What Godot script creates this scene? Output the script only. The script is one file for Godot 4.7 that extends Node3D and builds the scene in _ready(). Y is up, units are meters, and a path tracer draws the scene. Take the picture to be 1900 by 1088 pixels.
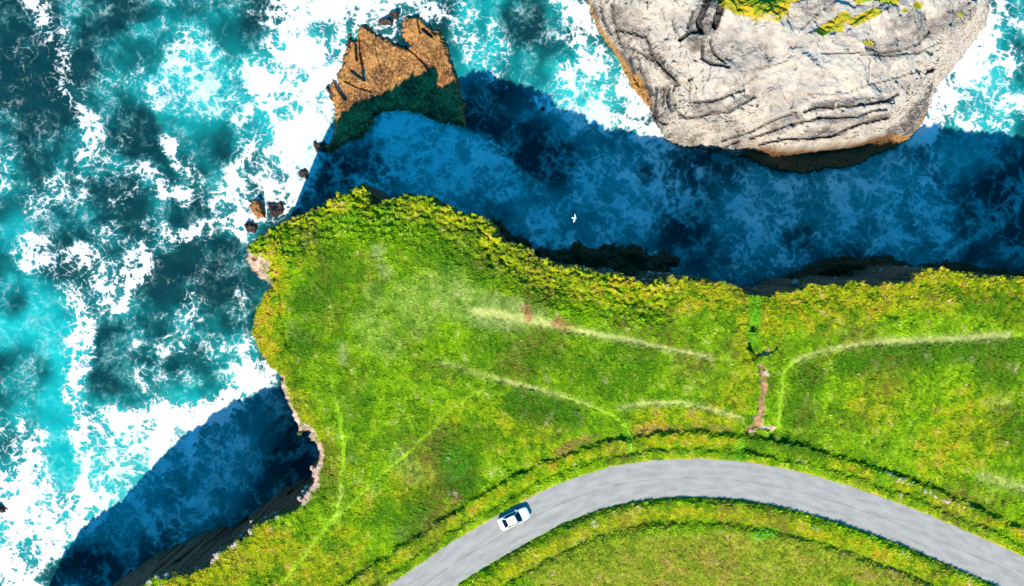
extends Node3D
# A coast seen straight down from about 160 m above the grass: sea, cliffs, a limestone headland, a road with one car.
# Pixel positions read off the photograph are turned into metres on the level where each thing stands (see W).

const S := 0.075      # metres per photograph pixel on the level of the grass
const D := 160.0      # camera height above the grass
const H := 29.0       # grass above the sea
const CX := 950.0
const CY := 544.0

# ---------------------------------------------------------------- helpers
func W(px: float, py: float, y: float) -> Vector3:
	var f := S * (D + H - y) / D
	return Vector3((px - CX) * f, y, (py - CY) * f)

func W2(px: float, py: float, y: float) -> Vector2:
	var f := S * (D + H - y) / D
	return Vector2((px - CX) * f, (py - CY) * f)

func poly(a: Array, y: float) -> PackedVector2Array:
	var r := PackedVector2Array()
	for i in range(0, a.size(), 2):
		r.append(W2(a[i], a[i + 1], y))
	return r

func par(n: int, f: Callable) -> void:
	var id := WorkerThreadPool.add_group_task(f, n)
	WorkerThreadPool.wait_for_group_task_completion(id)

func noise_image(w: int, h: int, period: float, octaves: int, sd: int, stretch := 1.0, ridged := false, warp := 0.0, kind := FastNoiseLite.TYPE_SIMPLEX_SMOOTH, warp_octaves := 3) -> PackedByteArray:
	var n := FastNoiseLite.new()
	n.noise_type = kind
	n.seed = sd
	n.frequency = 1.0 / period
	n.fractal_octaves = octaves
	n.fractal_type = FastNoiseLite.FRACTAL_RIDGED if ridged else FastNoiseLite.FRACTAL_FBM
	if octaves == 1 and not ridged:
		n.fractal_type = FastNoiseLite.FRACTAL_NONE
	if warp > 0.0:
		n.domain_warp_enabled = true
		n.domain_warp_type = FastNoiseLite.DOMAIN_WARP_SIMPLEX
		n.domain_warp_amplitude = warp
		n.domain_warp_frequency = 0.45 / period
		n.domain_warp_fractal_type = FastNoiseLite.DOMAIN_WARP_FRACTAL_PROGRESSIVE
		n.domain_warp_fractal_octaves = warp_octaves
	var im := n.get_image(maxi(8, int(w / stretch)), h, false, false, true)
	if stretch != 1.0:
		im.resize(w, h, Image.INTERPOLATE_CUBIC)
	im.convert(Image.FORMAT_L8)
	return im.get_data()

# turns bytes into evenly spread values 0..1 (rank among all)
func spread(d: PackedByteArray) -> PackedFloat32Array:
	var hist := PackedInt32Array()
	hist.resize(256)
	for i in range(0, d.size(), 7):
		hist[d[i]] += 1
	var out := PackedFloat32Array()
	out.resize(256)
	var sum := 0
	var total := (d.size() + 6) / 7
	for i in 256:
		out[i] = (sum + hist[i] * 0.5) / total
		sum += hist[i]
	return out

# A stack of up to four painted fields over a rectangle of the world (x right, z towards the viewer's feet), cells hold their centre values.
class Field:
	var w: int
	var h: int
	var r: Rect2
	var a: Array = []
	func _init(rect: Rect2, cell: float, start: Array) -> void:
		r = rect
		w = int(ceil(rect.size.x / cell))
		h = int(ceil(rect.size.y / cell))
		for v in start:
			var p := PackedFloat32Array()
			p.resize(w * h)
			p.fill(v)
			a.append(p)
	# brush along a polyline (world metres): pulls the channel towards v
	func paint(ch: int, pts: PackedVector2Array, rad: float, v: float, strength := 1.0, squash := 1.0) -> void:
		var p: PackedFloat32Array = a[ch]
		var cx := r.size.x / w
		var cz := r.size.y / h
		var best := {}
		for k in maxi(1, pts.size() - 1):
			var q0 := pts[k]
			var q1 := pts[mini(k + 1, pts.size() - 1)]
			var i0 := maxi(0, int((minf(q0.x, q1.x) - rad - r.position.x) / cx))
			var i1 := mini(w - 1, int((maxf(q0.x, q1.x) + rad - r.position.x) / cx))
			var j0 := maxi(0, int((minf(q0.y, q1.y) - rad - r.position.y) / cz))
			var j1 := mini(h - 1, int((maxf(q0.y, q1.y) + rad - r.position.y) / cz))
			var e := q1 - q0
			var ee := maxf(e.length_squared(), 1e-6)
			for j in range(j0, j1 + 1):
				for i in range(i0, i1 + 1):
					var c := Vector2(r.position.x + (i + 0.5) * cx, r.position.y + (j + 0.5) * cz)
					var d := c - q0
					var t := clampf(d.dot(e) / ee, 0.0, 1.0)
					d -= e * t
					d.y *= squash
					var u := d.length() / rad
					if u < 1.0:
						var m := 1.0 - u * u
						m = m * m * (3.0 - 2.0 * m)
						var id := j * w + i
						if m > best.get(id, 0.0):
							best[id] = m
		for id in best:
			var m: float = best[id] * strength
			p[id] = p[id] + (v - p[id]) * m
		a[ch] = p
	# the fields at W x H cells, interleaved by channel in one array of four
	func up(W_: int, H_: int) -> PackedFloat32Array:
		var mixed := PackedFloat32Array()
		mixed.resize(w * h * 4)
		for ch in a.size():
			var p: PackedFloat32Array = a[ch]
			for i in w * h:
				mixed[i * 4 + ch] = p[i]
		var im := Image.create_from_data(w, h, false, Image.FORMAT_RGBAF, mixed.to_byte_array())
		im.resize(W_, H_, Image.INTERPOLATE_CUBIC)
		return im.get_data().to_float32_array()

# signed distance to a closed outline (positive inside), or to an open line (sign = side), on a grid
func distance_field(rect: Rect2, cell: float, pts: PackedVector2Array, closed: bool) -> Field:
	var f := Field.new(rect, cell, [0.0])
	var w := f.w
	var h := f.h
	var rows := []
	rows.resize(h)
	var n := pts.size()
	var segs := n if closed else n - 1
	par(h, func(j: int) -> void:
		var out := PackedFloat32Array()
		out.resize(w)
		for i in w:
			var c := Vector2(rect.position.x + (i + 0.5) * rect.size.x / w, rect.position.y + (j + 0.5) * rect.size.y / h)
			var best := 1e9
			var side := 1.0
			var inside := false
			for k in segs:
				var p0 := pts[k]
				var p1 := pts[(k + 1) % n]
				var e := p1 - p0
				var d := c - p0
				var t := clampf(d.dot(e) / maxf(e.length_squared(), 1e-6), 0.0, 1.0)
				var q := (d - e * t).length_squared()
				if q < best:
					best = q
					if not closed:
						side = 1.0 if e.cross(d) < 0.0 else -1.0
				if closed and (p0.y > c.y) != (p1.y > c.y) and c.x < p0.x + (c.y - p0.y) / (p1.y - p0.y) * e.x:
					inside = not inside
			if closed:
				side = 1.0 if inside else -1.0
			out[i] = sqrt(best) * side
		rows[j] = out)
	var all := PackedFloat32Array()
	for j in h:
		all.append_array(rows[j])
	f.a[0] = all
	return f

func lin(r: float, g: float, b: float) -> Color:
	return Color(r, g, b).linear_to_srgb()

func material(called: String, c: Color, rough := 0.9, spec := 0.3) -> StandardMaterial3D:
	var m := StandardMaterial3D.new()
	m.resource_name = called
	m.albedo_color = c
	m.roughness = rough
	m.metallic_specular = spec
	return m

func tag(o: Node, label := "", category := "", group := "", kind := "") -> void:
	if label: o.set_meta("label", label)
	if category: o.set_meta("category", category)
	if group: o.set_meta("group", group)
	if kind: o.set_meta("kind", kind)

var taken := {}
func numbered(called: String) -> String:
	var n: int = taken.get(called, 0)
	taken[called] = n + 1
	return called if n == 0 else "%s_%03d" % [called, n]

func put(called: String, mesh: Mesh, m: Material, parent: Node = null) -> MeshInstance3D:
	var o := MeshInstance3D.new()
	o.name = called if parent else numbered(called)
	o.mesh = mesh
	if m: o.material_override = m
	if parent: parent.add_child(o, true)
	else: add_child(o, true)
	return o

# a grid of heights as meshes: cls holds a class per cell (0 = left out), one mesh for each class
func grid_meshes(rect: Rect2, w: int, h: int, y: PackedFloat32Array, cls: PackedByteArray, classes: int) -> Array:
	var dx := rect.size.x / w
	var dz := rect.size.y / h
	var out := []
	out.resize(classes + 1)
	par(classes, func(k0: int) -> void:
		var k := k0 + 1
		var idx := PackedInt32Array()
		var vs := PackedVector3Array()
		var ns := PackedVector3Array()
		var us := PackedVector2Array()
		var at := PackedInt32Array()
		at.resize(w * h)
		at.fill(-1)
		for j in h - 1:
			for i in w - 1:
				if cls[j * w + i] != k:
					continue
				var c := [j * w + i, j * w + i + 1, (j + 1) * w + i + 1, (j + 1) * w + i]
				for q in c:
					if at[q] < 0:
						at[q] = vs.size()
						var qi: int = q % w
						var qj: int = q / w
						vs.append(Vector3(rect.position.x + (qi + 0.5) * dx, y[q], rect.position.y + (qj + 0.5) * dz))
						us.append(Vector2((qi + 0.5) / w, (qj + 0.5) / h))
						var l := y[q - 1] if qi > 0 else y[q]
						var r := y[q + 1] if qi < w - 1 else y[q]
						var u := y[q - w] if qj > 0 else y[q]
						var b := y[q + w] if qj < h - 1 else y[q]
						ns.append(Vector3((l - r) / (2.0 * dx), 1.0, (u - b) / (2.0 * dz)).normalized())
				idx.append(at[c[0]]); idx.append(at[c[1]]); idx.append(at[c[2]])
				idx.append(at[c[0]]); idx.append(at[c[2]]); idx.append(at[c[3]])
		if idx.size() > 0:
			var arr := []
			arr.resize(Mesh.ARRAY_MAX)
			arr[Mesh.ARRAY_VERTEX] = vs
			arr[Mesh.ARRAY_NORMAL] = ns
			arr[Mesh.ARRAY_TEX_UV] = us
			arr[Mesh.ARRAY_INDEX] = idx
			out[k] = arr)
	var meshes := [null]
	for k in range(1, classes + 1):
		if out[k] == null:
			meshes.append(null)
			continue
		var me := ArrayMesh.new()
		me.add_surface_from_arrays(Mesh.PRIMITIVE_TRIANGLES, out[k])
		meshes.append(me)
	return meshes

func ramp(x: float, xs: PackedFloat32Array, ys: PackedFloat32Array) -> float:
	if x <= xs[0]:
		return ys[0]
	for k in range(1, xs.size()):
		if x < xs[k]:
			return lerpf(ys[k - 1], ys[k], (x - xs[k - 1]) / (xs[k] - xs[k - 1]))
	return ys[ys.size() - 1]

func texture_rows(w: int, h: int, row: Callable, channels := 3) -> ImageTexture:
	var rows := []
	rows.resize(h)
	par(h, func(j: int) -> void: rows[j] = row.call(j))
	var all := PackedByteArray()
	for j in h:
		all.append_array(rows[j])
	return ImageTexture.create_from_image(Image.create_from_data(w, h, false, Image.FORMAT_RGB8 if channels == 3 else Image.FORMAT_L8, all))

func grey_texture(w: int, h: int, data: PackedByteArray) -> ImageTexture:
	return ImageTexture.create_from_image(Image.create_from_data(w, h, false, Image.FORMAT_L8, data))

func noise_ramp(size: int, period: float, octaves: int, sd: int, offsets: Array, colors: Array, ridged := false) -> ImageTexture:
	var n := FastNoiseLite.new()
	n.seed = sd
	n.frequency = 1.0 / period
	n.fractal_octaves = octaves
	n.fractal_type = FastNoiseLite.FRACTAL_RIDGED if ridged else FastNoiseLite.FRACTAL_FBM
	var b := n.get_seamless_image(size, size)
	b.convert(Image.FORMAT_L8)
	var d := b.get_data()
	var g := Gradient.new()
	g.offsets = PackedFloat32Array(offsets)
	g.colors = PackedColorArray(colors)
	var lut := []
	for i in 256:
		var c := g.sample(i / 255.0)
		lut.append([int(c.r * 255.0), int(c.g * 255.0), int(c.b * 255.0)])
	return texture_rows(size, size, func(j: int) -> PackedByteArray:
		var o := PackedByteArray()
		o.resize(size * 3)
		for i in size:
			var c: Array = lut[d[j * size + i]]
			o[i * 3] = c[0]
			o[i * 3 + 1] = c[1]
			o[i * 3 + 2] = c[2]
		return o)

func rock_material(called: String, sd: int, offsets: Array, colors: Array, metres: float, rough := 0.9, relief := 6.0) -> StandardMaterial3D:
	var m := material(called, Color.WHITE, rough, 0.3)
	m.albedo_texture = noise_ramp(512, 90.0, 5, sd, offsets, colors)
	m.uv1_triplanar = true
	m.uv1_world_triplanar = true
	m.uv1_scale = Vector3.ONE / metres
	m.heightmap_enabled = true
	m.heightmap_scale = relief
	m.heightmap_texture = noise_ramp(512, 40.0, 5, sd + 1, [0.0, 1.0], [Color.BLACK, Color.WHITE])
	return m

# ---------------------------------------------------------------- the outlines read off the photograph
const COAST := [1990,520, 1940,516, 1900,512, 1870,508, 1830,505, 1800,502, 1775,500, 1760,492, 1745,493, 1720,497, 1700,503, 1685,515, 1655,518, 1640,522, 1620,522,
	1597,512, 1585,515, 1560,525, 1530,522, 1500,520, 1490,530, 1465,538, 1440,540, 1410,543, 1390,535, 1370,525, 1330,517, 1290,512, 1265,508, 1250,505, 1225,505,
	1207,520, 1190,515, 1165,507, 1145,495, 1120,498, 1090,492, 1065,487, 1040,485, 1020,475, 1000,470, 985,455, 960,448, 935,440, 930,430, 925,415, 915,405, 895,393,
	870,387, 850,384, 843,380, 815,365, 800,355, 780,353, 765,352, 747,348, 735,352, 715,360, 697,366, 688,367, 683,352, 676,338, 670,331, 650,339, 625,350, 600,363, 585,372,
	560,382, 540,393, 515,405, 490,415, 475,425, 460,435, 445,447, 438,455, 439,465, 436,476, 440,488, 450,503, 464,518, 482,534, 478,550, 470,565, 465,580, 460,600, 457,615, 466,630,
	470,645, 478,665, 490,680, 503,688, 510,702, 514,725, 519,745, 529,760, 539,785, 547,805, 549,813, 563,805, 571,818, 577,833, 580,845, 582,852, 571,865, 564,880, 569,895,
	559,910, 547,920, 549,935, 545,945, 530,950, 510,955, 490,962, 480,968, 456,976, 454,990, 440,1000, 420,1010, 401,1020, 394,1035, 380,1045, 360,1060, 340,1065, 310,1065,
	290,1070, 270,1077, 256,1088, 178,1123, 108,1168, 36,1240, -40,1318, -150,1400, -240,1440, -240,1590, 2110,1590, 2110,525]
const ROAD_OUT := [560,1190, 640,1138, 720,1088, 800,1030, 860,994, 925,955, 985,920, 1050,891, 1120,868, 1180,858, 1240,853, 1300,853, 1380,857, 1450,867, 1500,877, 1560,893, 1640,920, 1720,950, 1800,985, 1860,1011, 1910,1035, 2000,1080, 2110,1140]
const ROAD_IN := [680,1220, 760,1150, 845,1088, 905,1049, 955,1020, 1010,990, 1060,966, 1120,945, 1180,931, 1215,926, 1255,923, 1300,922, 1365,927, 1425,938, 1470,949, 1530,967, 1605,991, 1685,1021, 1765,1056, 1835,1086, 1890,1112, 1980,1155, 2090,1215]
const LIME := [1050,-120, 1078,-40, 1088,0, 1097,35, 1112,65, 1136,97, 1160,137, 1172,167, 1190,188, 1203,203, 1212,224, 1222,245, 1232,266, 1260,273, 1300,284, 1345,291, 1385,293, 1410,310,
	1450,320, 1490,326, 1530,316, 1560,316, 1600,306, 1622,292, 1660,276, 1684,263, 1702,245, 1716,222, 1730,190, 1734,168, 1765,135, 1786,110, 1811,75, 1827,52, 1833,25, 1840,-120]
const STACK := [665,44, 680,43, 700,58, 722,68, 752,86, 757,82, 746,70, 741,55, 745,35, 755,27, 776,27, 790,35, 800,50, 805,58, 815,48, 823,65, 836,95, 848,128, 855,152,
	866,200, 866,235, 840,233, 800,226, 780,213, 760,208, 735,205, 710,211, 697,219, 690,240, 670,258, 640,272, 612,284, 590,278, 610,262, 617,235, 621,205, 612,182, 605,164, 618,140, 631,125, 632,105, 645,86, 648,66, 658,72]

var land_rect := Rect2(-90, -20, 178, 84)
var land_w := 1112
var land_h := 525
var land_y := PackedFloat32Array()
var land_tex_w := 2048
var land_tex_h := 966
var land_img: Image
var tall := PackedFloat32Array()      # how tall the grass stands on each cell of the land grid
var sun: DirectionalLight3D

func land_height(x: float, z: float) -> float:
	var u := (x - land_rect.position.x) / land_rect.size.x * land_w - 0.5
	var v := (z - land_rect.position.y) / land_rect.size.y * land_h - 0.5
	var i := clampi(int(u), 0, land_w - 2)
	var j := clampi(int(v), 0, land_h - 2)
	var fu := clampf(u - i, 0, 1)
	var fv := clampf(v - j, 0, 1)
	var q := j * land_w + i
	return lerpf(lerpf(land_y[q], land_y[q + 1], fu), lerpf(land_y[q + land_w], land_y[q + land_w + 1], fu), fv)

func _ready() -> void:
	var cam := Camera3D.new()
	cam.position = Vector3(0, D + H, 0)
	cam.rotation_degrees = Vector3(-90, 0, 0)
	cam.fov = rad_to_deg(2.0 * atan(CY * S / D))
	cam.near = 1.0
	cam.far = 3000.0
	add_child(cam)
	cam.current = true
	var env := Environment.new()
	env.background_mode = Environment.BG_SKY
	var sky := Sky.new()
	var sm := ProceduralSkyMaterial.new()
	sm.sky_top_color = lin(0.002, 0.22, 0.51)
	sm.sky_horizon_color = lin(0.004, 0.25, 0.54)
	sm.ground_bottom_color = lin(0.01, 0.06, 0.1)
	sm.ground_horizon_color = lin(0.03, 0.15, 0.25)
	sm.sun_angle_max = 2.0
	sky.sky_material = sm
	env.sky = sky
	env.tonemap_mode = Environment.TONE_MAPPER_LINEAR
	env.tonemap_exposure = 1.85
	env.sdfgi_enabled = true
	env.ssao_enabled = true
	env.ssil_enabled = true
	var we := WorldEnvironment.new()
	we.environment = env
	add_child(we)
	sun = DirectionalLight3D.new()
	sun.name = "sun"
	sun.light_energy = 1.5
	sun.light_color = Color(1.0, 0.96, 0.9)
	sun.light_angular_distance = 0.5
	sun.shadow_enabled = true
	add_child(sun)
	var towards := Vector3(0.36 * 0.93, -1.0, -0.93 * 0.93).normalized()
	sun.look_at_from_position(Vector3.ZERO, towards, Vector3.UP)
	build_sea()
	build_land()
	build_road()
	build_limestone()
	build_stack()
	build_grass()
	build_rocks()
	build_car()
	build_gull()
	build_posts()

# ---------------------------------------------------------------- sea
func build_sea() -> void:
	var t0 := Time.get_ticks_msec()
	var rect := Rect2(-97, -57, 194, 114)
	var w := 2048
	var h := 1203
	var f := Field.new(rect, 0.8, [0.14, 0.3, 0.25])   # foam, turquoise, milk
	var P := func(ch: int, a: Array, rad: float, v: float, s := 1.0, squash := 1.0) -> void:
		f.paint(ch, poly(a, 0.0), rad * S * (D + H) / D, v, s, squash)
	# --- turquoise (aerated water), raised in the shaded channel to paint in more light
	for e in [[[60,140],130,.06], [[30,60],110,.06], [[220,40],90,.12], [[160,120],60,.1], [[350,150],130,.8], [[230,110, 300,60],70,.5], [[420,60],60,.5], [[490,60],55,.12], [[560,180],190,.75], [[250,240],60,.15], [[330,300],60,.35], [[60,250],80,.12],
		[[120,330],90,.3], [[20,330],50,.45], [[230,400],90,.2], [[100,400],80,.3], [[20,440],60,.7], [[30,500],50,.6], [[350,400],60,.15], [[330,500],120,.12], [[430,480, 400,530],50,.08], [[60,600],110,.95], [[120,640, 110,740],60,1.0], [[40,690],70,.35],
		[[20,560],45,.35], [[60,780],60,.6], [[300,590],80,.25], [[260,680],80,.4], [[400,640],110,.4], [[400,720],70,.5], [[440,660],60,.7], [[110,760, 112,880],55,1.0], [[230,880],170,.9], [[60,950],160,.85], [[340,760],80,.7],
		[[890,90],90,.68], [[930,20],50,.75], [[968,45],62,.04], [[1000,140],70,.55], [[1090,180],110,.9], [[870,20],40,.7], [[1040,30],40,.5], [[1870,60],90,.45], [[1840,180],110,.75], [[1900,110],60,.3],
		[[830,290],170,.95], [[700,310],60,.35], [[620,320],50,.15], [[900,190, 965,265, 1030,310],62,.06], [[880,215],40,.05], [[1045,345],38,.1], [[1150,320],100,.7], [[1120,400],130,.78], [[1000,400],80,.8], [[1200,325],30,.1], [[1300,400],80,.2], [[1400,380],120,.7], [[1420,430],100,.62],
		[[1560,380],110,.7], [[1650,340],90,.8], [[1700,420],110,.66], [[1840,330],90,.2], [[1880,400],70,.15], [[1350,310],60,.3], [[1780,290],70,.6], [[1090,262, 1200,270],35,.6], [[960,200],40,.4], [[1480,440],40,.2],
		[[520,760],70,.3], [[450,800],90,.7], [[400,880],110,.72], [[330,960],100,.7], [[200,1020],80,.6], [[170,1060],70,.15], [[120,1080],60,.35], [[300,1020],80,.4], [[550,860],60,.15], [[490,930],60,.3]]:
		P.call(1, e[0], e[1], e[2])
	# --- foam cover, thickened in the shaded channel to lighten it
	for e in [[[40,-10, 75,25, 100,55, 110,100, 116,140, 135,180, 160,220, 182,262, 200,300],30,.5], [[60,-10, 85,20],22,.75], [[112,95, 118,150, 150,215],16,.62], [[170,290],46,.6], [[60,360, 130,345],55,.35], [[20,320],60,.34], [[220,345],60,.34],
		[[210,130, 250,110],50,.3], [[360,150],120,.4], [[390,120],60,.5], [[290,175, 360,185, 440,205],38,.62], [[350,70, 320,110],22,.5], [[430,130],60,.45], [[490,60],40,.16], [[480,20, 520,10],40,.4], [[330,25],50,.3], [[200,60],60,.07], [[60,180],60,.06], [[40,80],55,.05], [[250,30],40,.1],
		[[250,240, 330,245],40,.08], [[560,40],80,.85], [[640,10, 700,10],70,.95], [[560,130],105,.97], [[560,220, 590,260],85,.97], [[500,150],70,.9], [[500,300],80,.92], [[545,335],55,.95], [[560,300],45,1.0], [[455,330],50,.75], [[420,380, 440,420],45,.62], [[470,370, 500,385, 530,360],42,.95], [[455,410],30,.8], [[620,90, 600,160, 590,230],40,1.0],
		[[720,60],35,.85], [[790,5],60,.85], [[845,20],45,.6], [[870,60],55,.38], [[900,40, 930,100, 925,165],28,.42], [[880,110, 870,170],40,.32], [[850,75],30,.55], [[968,45],50,.05], [[895,240, 890,190],24,.42], [[960,190],40,.08],
		[[270,310, 300,345, 345,365],24,.75], [[310,265, 330,300, 350,310],24,.68], [[365,330, 372,380],16,.5], [[230,260],24,.42], [[290,300],20,.06],
		[[55,470, 110,490, 180,500, 230,520],48,.72], [[210,550],45,.85], [[150,480],40,.8], [[260,480],50,.5], [[330,440, 380,420, 388,455, 350,468],24,.75], [[350,405],26,.06], [[290,430],40,.35], [[330,500, 420,480],58,.05], [[270,560],40,.08], [[200,440],45,.3],
		[[130,540, 150,600, 150,650, 130,720, 140,770],36,.62], [[60,600],70,.06], [[40,690],80,.05], [[80,740],40,.08], [[70,560],30,.12],
		[[300,600],50,.28], [[370,590, 350,560],30,.36], [[440,580, 445,620],28,.45], [[420,660],60,.5], [[440,690],45,.6], [[350,640, 300,660],40,.42], [[255,640, 260,690, 270,720],14,.5], [[340,700],60,.25], [[300,720],40,.3], [[470,640],30,.6], [[455,540],30,.4],
		[[490,690, 440,740, 385,765],38,.95], [[340,775, 260,790, 190,790],40,.85], [[290,755],28,.72], [[230,850],110,.8], [[300,860],85,.85], [[330,800],60,.95], [[130,790, 140,840],34,.7], [[40,830],70,.75], [[20,900],70,.85], [[60,960],110,.97], [[140,930],60,.8], [[200,950],70,.75], [[230,985],45,.55], [[30,1040],90,.97], [[112,760, 112,830, 118,900],26,.1],
		[[1050,-10, 1075,40, 1085,80],40,.9], [[1110,120, 1150,180, 1190,225, 1215,255],48,1.0], [[1100,200],75,.85], [[1030,180],40,.75], [[1000,185],22,.7], [[1060,150],55,.6], [[1090,100],35,.6], [[1040,90],45,.34], [[1000,120],45,.12], [[1100,160],40,.7],
		[[1845,0, 1838,60, 1800,115, 1760,170, 1725,225, 1700,260],38,1.0], [[1830,150],60,.85], [[1800,210],50,.8], [[1880,190],50,.6], [[1880,40],40,.32], [[1870,110],40,.6], [[1850,225],40,.65],
		[[830,290],150,.8], [[760,250, 730,230],50,.9], [[700,330],55,.7], [[860,270, 920,290],50,.85], [[930,330],60,.72], [[620,320],50,.25], [[640,300],24,.4], [[900,190, 965,262, 1030,310],52,.05], [[870,225],40,.08], [[1045,340],34,.06],
		[[1150,380],140,.68], [[1020,410],90,.7], [[1200,325],24,.06], [[1300,395],60,.14], [[1420,400],130,.62], [[1560,370],110,.64], [[1690,330],80,.7], [[1640,400],110,.64], [[1850,340],80,.14], [[1740,430],80,.55], [[1270,330],60,.6], [[1480,440],30,.12], [[1880,430],60,.2],
		[[500,780],60,.25], [[420,840],80,.62], [[370,920],90,.66], [[300,980],80,.62], [[470,870],50,.24], [[540,860],40,.1], [[460,920],50,.4], [[380,990],40,.44], [[180,1050],50,.1], [[120,1070],40,.36], [[250,1040],50,.32]]:
		P.call(0, e[0], e[1], e[2])
	# --- milk: how smooth and milky the white lies, more in shaded water to brighten it
	for e in [[[340,150, 420,130],95,.75], [[400,190],70,.85], [[560,200],150,.35], [[230,880, 300,900],110,.7], [[120,860],60,.8], [[1080,190],80,.8], [[1830,170],80,.65], [[1780,220],50,.5], [[60,620],90,.5], [[420,680],50,.6], [[450,600],35,.7], [[330,500],100,.02], [[60,140],130,.04], [[250,400],80,.1],
		[[640,320, 760,300, 900,330, 1100,370, 1300,380, 1500,400, 1700,390, 1950,380],120,.85], [[1650,320, 1800,300],70,.85], [[1000,270, 1220,290],40,.7], [[830,280],120,.7], [[520,760, 440,860, 340,960, 180,1060],75,.8], [[480,900, 380,1000],60,.8], [[550,860],50,.7]]:
		P.call(2, e[0], e[1], e[2])
	var u := f.up(w, h)
	var lace := noise_image(w, h, 24.0, 3, 11, 1.0, true, 18.0, FastNoiseLite.TYPE_SIMPLEX_SMOOTH, 1)
	var lace2 := noise_image(w, h, 60.0, 4, 17, 1.0, true, 50.0, FastNoiseLite.TYPE_SIMPLEX_SMOOTH, 2)
	var fine := noise_image(w, h, 4.5, 3, 5, 1.0, false, 6.0)
	var blot := noise_image(w, h, 70.0, 6, 3, 1.0, false, 60.0)
	var big := noise_image(w, h, 150.0, 4, 8, 1.0, false, 60.0)
	var thread := noise_image(w, h, 22.0, 2, 51, 1.0, true, 16.0, FastNoiseLite.TYPE_SIMPLEX_SMOOTH, 1)
	var thread2 := noise_image(w, h, 48.0, 2, 52, 1.0, true, 40.0, FastNoiseLite.TYPE_SIMPLEX_SMOOTH, 2)
	# the pattern that the foam follows, spread evenly over 0..1 so that the painted cover is the share of white
	var pat := PackedByteArray()
	var prow := []
	prow.resize(h)
	par(h, func(j: int) -> void:
		var o := PackedByteArray()
		o.resize(w)
		for i in w:
			var q := j * w + i
			o[i] = int(clampf(lace[q] * 0.22 + lace2[q] * 0.24 + blot[q] * 0.30 + fine[q] * 0.05 + thread[q] * 0.09 + thread2[q] * 0.10, 0.0, 255.0))
		prow[j] = o)
	for j in h:
		pat.append_array(prow[j])
	var even := spread(pat)
	var even_lace := spread(lace)
	var even_th := spread(thread)
	var even_th2 := spread(thread2)
	var even_big := spread(big)
	var even_blot := spread(blot)
	var relief := []
	relief.resize(h)
	var rough := []
	rough.resize(h)
	var tex := texture_rows(w, h, func(j: int) -> PackedByteArray:
		var o := PackedByteArray()
		o.resize(w * 3)
		var rl := PackedByteArray()
		rl.resize(w)
		var ro := PackedByteArray()
		ro.resize(w)
		for i in w:
			var q := j * w + i
			var F := u[q * 4]
			var T := u[q * 4 + 1]
			var M := u[q * 4 + 2]
			var v := even[pat[q]]
			var a := even_lace[lace[q]]
			var c := fine[q] / 255.0
			var e := even_blot[blot[q]]
			var g := even_big[big[q]]
			F = clampf(maxf(F, 0.13) * (0.66 + 0.32 * g), 0.0, 1.0)
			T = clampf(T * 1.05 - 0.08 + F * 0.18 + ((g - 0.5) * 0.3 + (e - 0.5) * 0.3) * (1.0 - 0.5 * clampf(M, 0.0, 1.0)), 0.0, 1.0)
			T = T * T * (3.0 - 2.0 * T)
			var x := F - (0.5 + (0.5 - v) * 0.78)
			# clots with ragged edges, thinning to pale veils
			var k := clampf((x + 0.05 + (c - 0.5) * 0.14) / 0.2, 0.0, 1.0)
			k = k * k * (3.0 - 2.0 * k)
			# curled threads of foam on open water
			var t1 := even_th[thread[q]]
			var t2 := even_th2[thread2[q]]
			var th := maxf(clampf((t1 - 0.88 + F * 0.12) / 0.10, 0.0, 1.0), clampf((t2 - 0.92 + F * 0.1) / 0.07, 0.0, 1.0))
			th *= clampf(F * 2.8 - 0.25 + (e - 0.5) * 1.1, 0.0, 1.0) * clampf(0.1 + c * 1.3, 0.0, 1.0)
			k = maxf(k, th)
			# milky veil of bubbles below the surface
			var milk := clampf((x + 0.45) / 0.9, 0.0, 1.0) * M * (0.55 + 0.25 * e + 0.3 * a)
			k *= 1.0 - clampf(M * 1.1 - 0.2, 0.0, 1.0) * (0.88 - 0.4 * c)
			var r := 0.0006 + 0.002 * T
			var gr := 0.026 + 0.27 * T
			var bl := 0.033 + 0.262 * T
			r += (0.15 - r) * milk
			gr += (0.52 - gr) * milk
			bl += (0.50 - bl) * milk
			var wv := 0.40 + 0.22 * c + 0.22 * clampf(x * 2.5, 0.0, 1.0)
			r += (wv - r) * k
			gr += (wv * 1.01 - gr) * k
			bl += (wv * 1.01 - bl) * k
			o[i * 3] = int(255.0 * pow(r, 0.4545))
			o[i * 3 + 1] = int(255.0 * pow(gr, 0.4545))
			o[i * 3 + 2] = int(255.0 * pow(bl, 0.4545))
			rl[i] = int(clampf(80.0 * k + 50.0 * e + 70.0 * c * (0.3 + k), 0.0, 255.0))
			ro[i] = int(60.0 + 180.0 * clampf(k + milk * 0.5, 0.0, 1.0))
		relief[j] = rl
		rough[j] = ro
		return o)
	var rl_all := PackedByteArray()
	var ro_all := PackedByteArray()
	for j in h:
		rl_all.append_array(relief[j])
		ro_all.append_array(rough[j])
	var m := material("sea_water", Color.WHITE, 1.0, 0.09)
	m.albedo_texture = tex
	m.texture_repeat = false
	m.roughness_texture = grey_texture(w, h, ro_all)
	m.roughness_texture_channel = BaseMaterial3D.TEXTURE_CHANNEL_RED
	m.heightmap_enabled = true
	m.heightmap_texture = grey_texture(w, h, rl_all)
	m.heightmap_scale = 25.0
	# the swell as real relief
	var gw := 512
	var gh := 300
	var n1 := noise_image(gw, gh, 26.0, 4, 31, 1.0)
	var n2 := noise_image(gw, gh, 7.0, 2, 32, 1.0)
	var y := PackedFloat32Array()
	y.resize(gw * gh)
	for q in gw * gh:
		y[q] = (n1[q] / 255.0 - 0.5) * 0.9 + (n2[q] / 255.0 - 0.5) * 0.22
	var cls := PackedByteArray()
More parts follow.
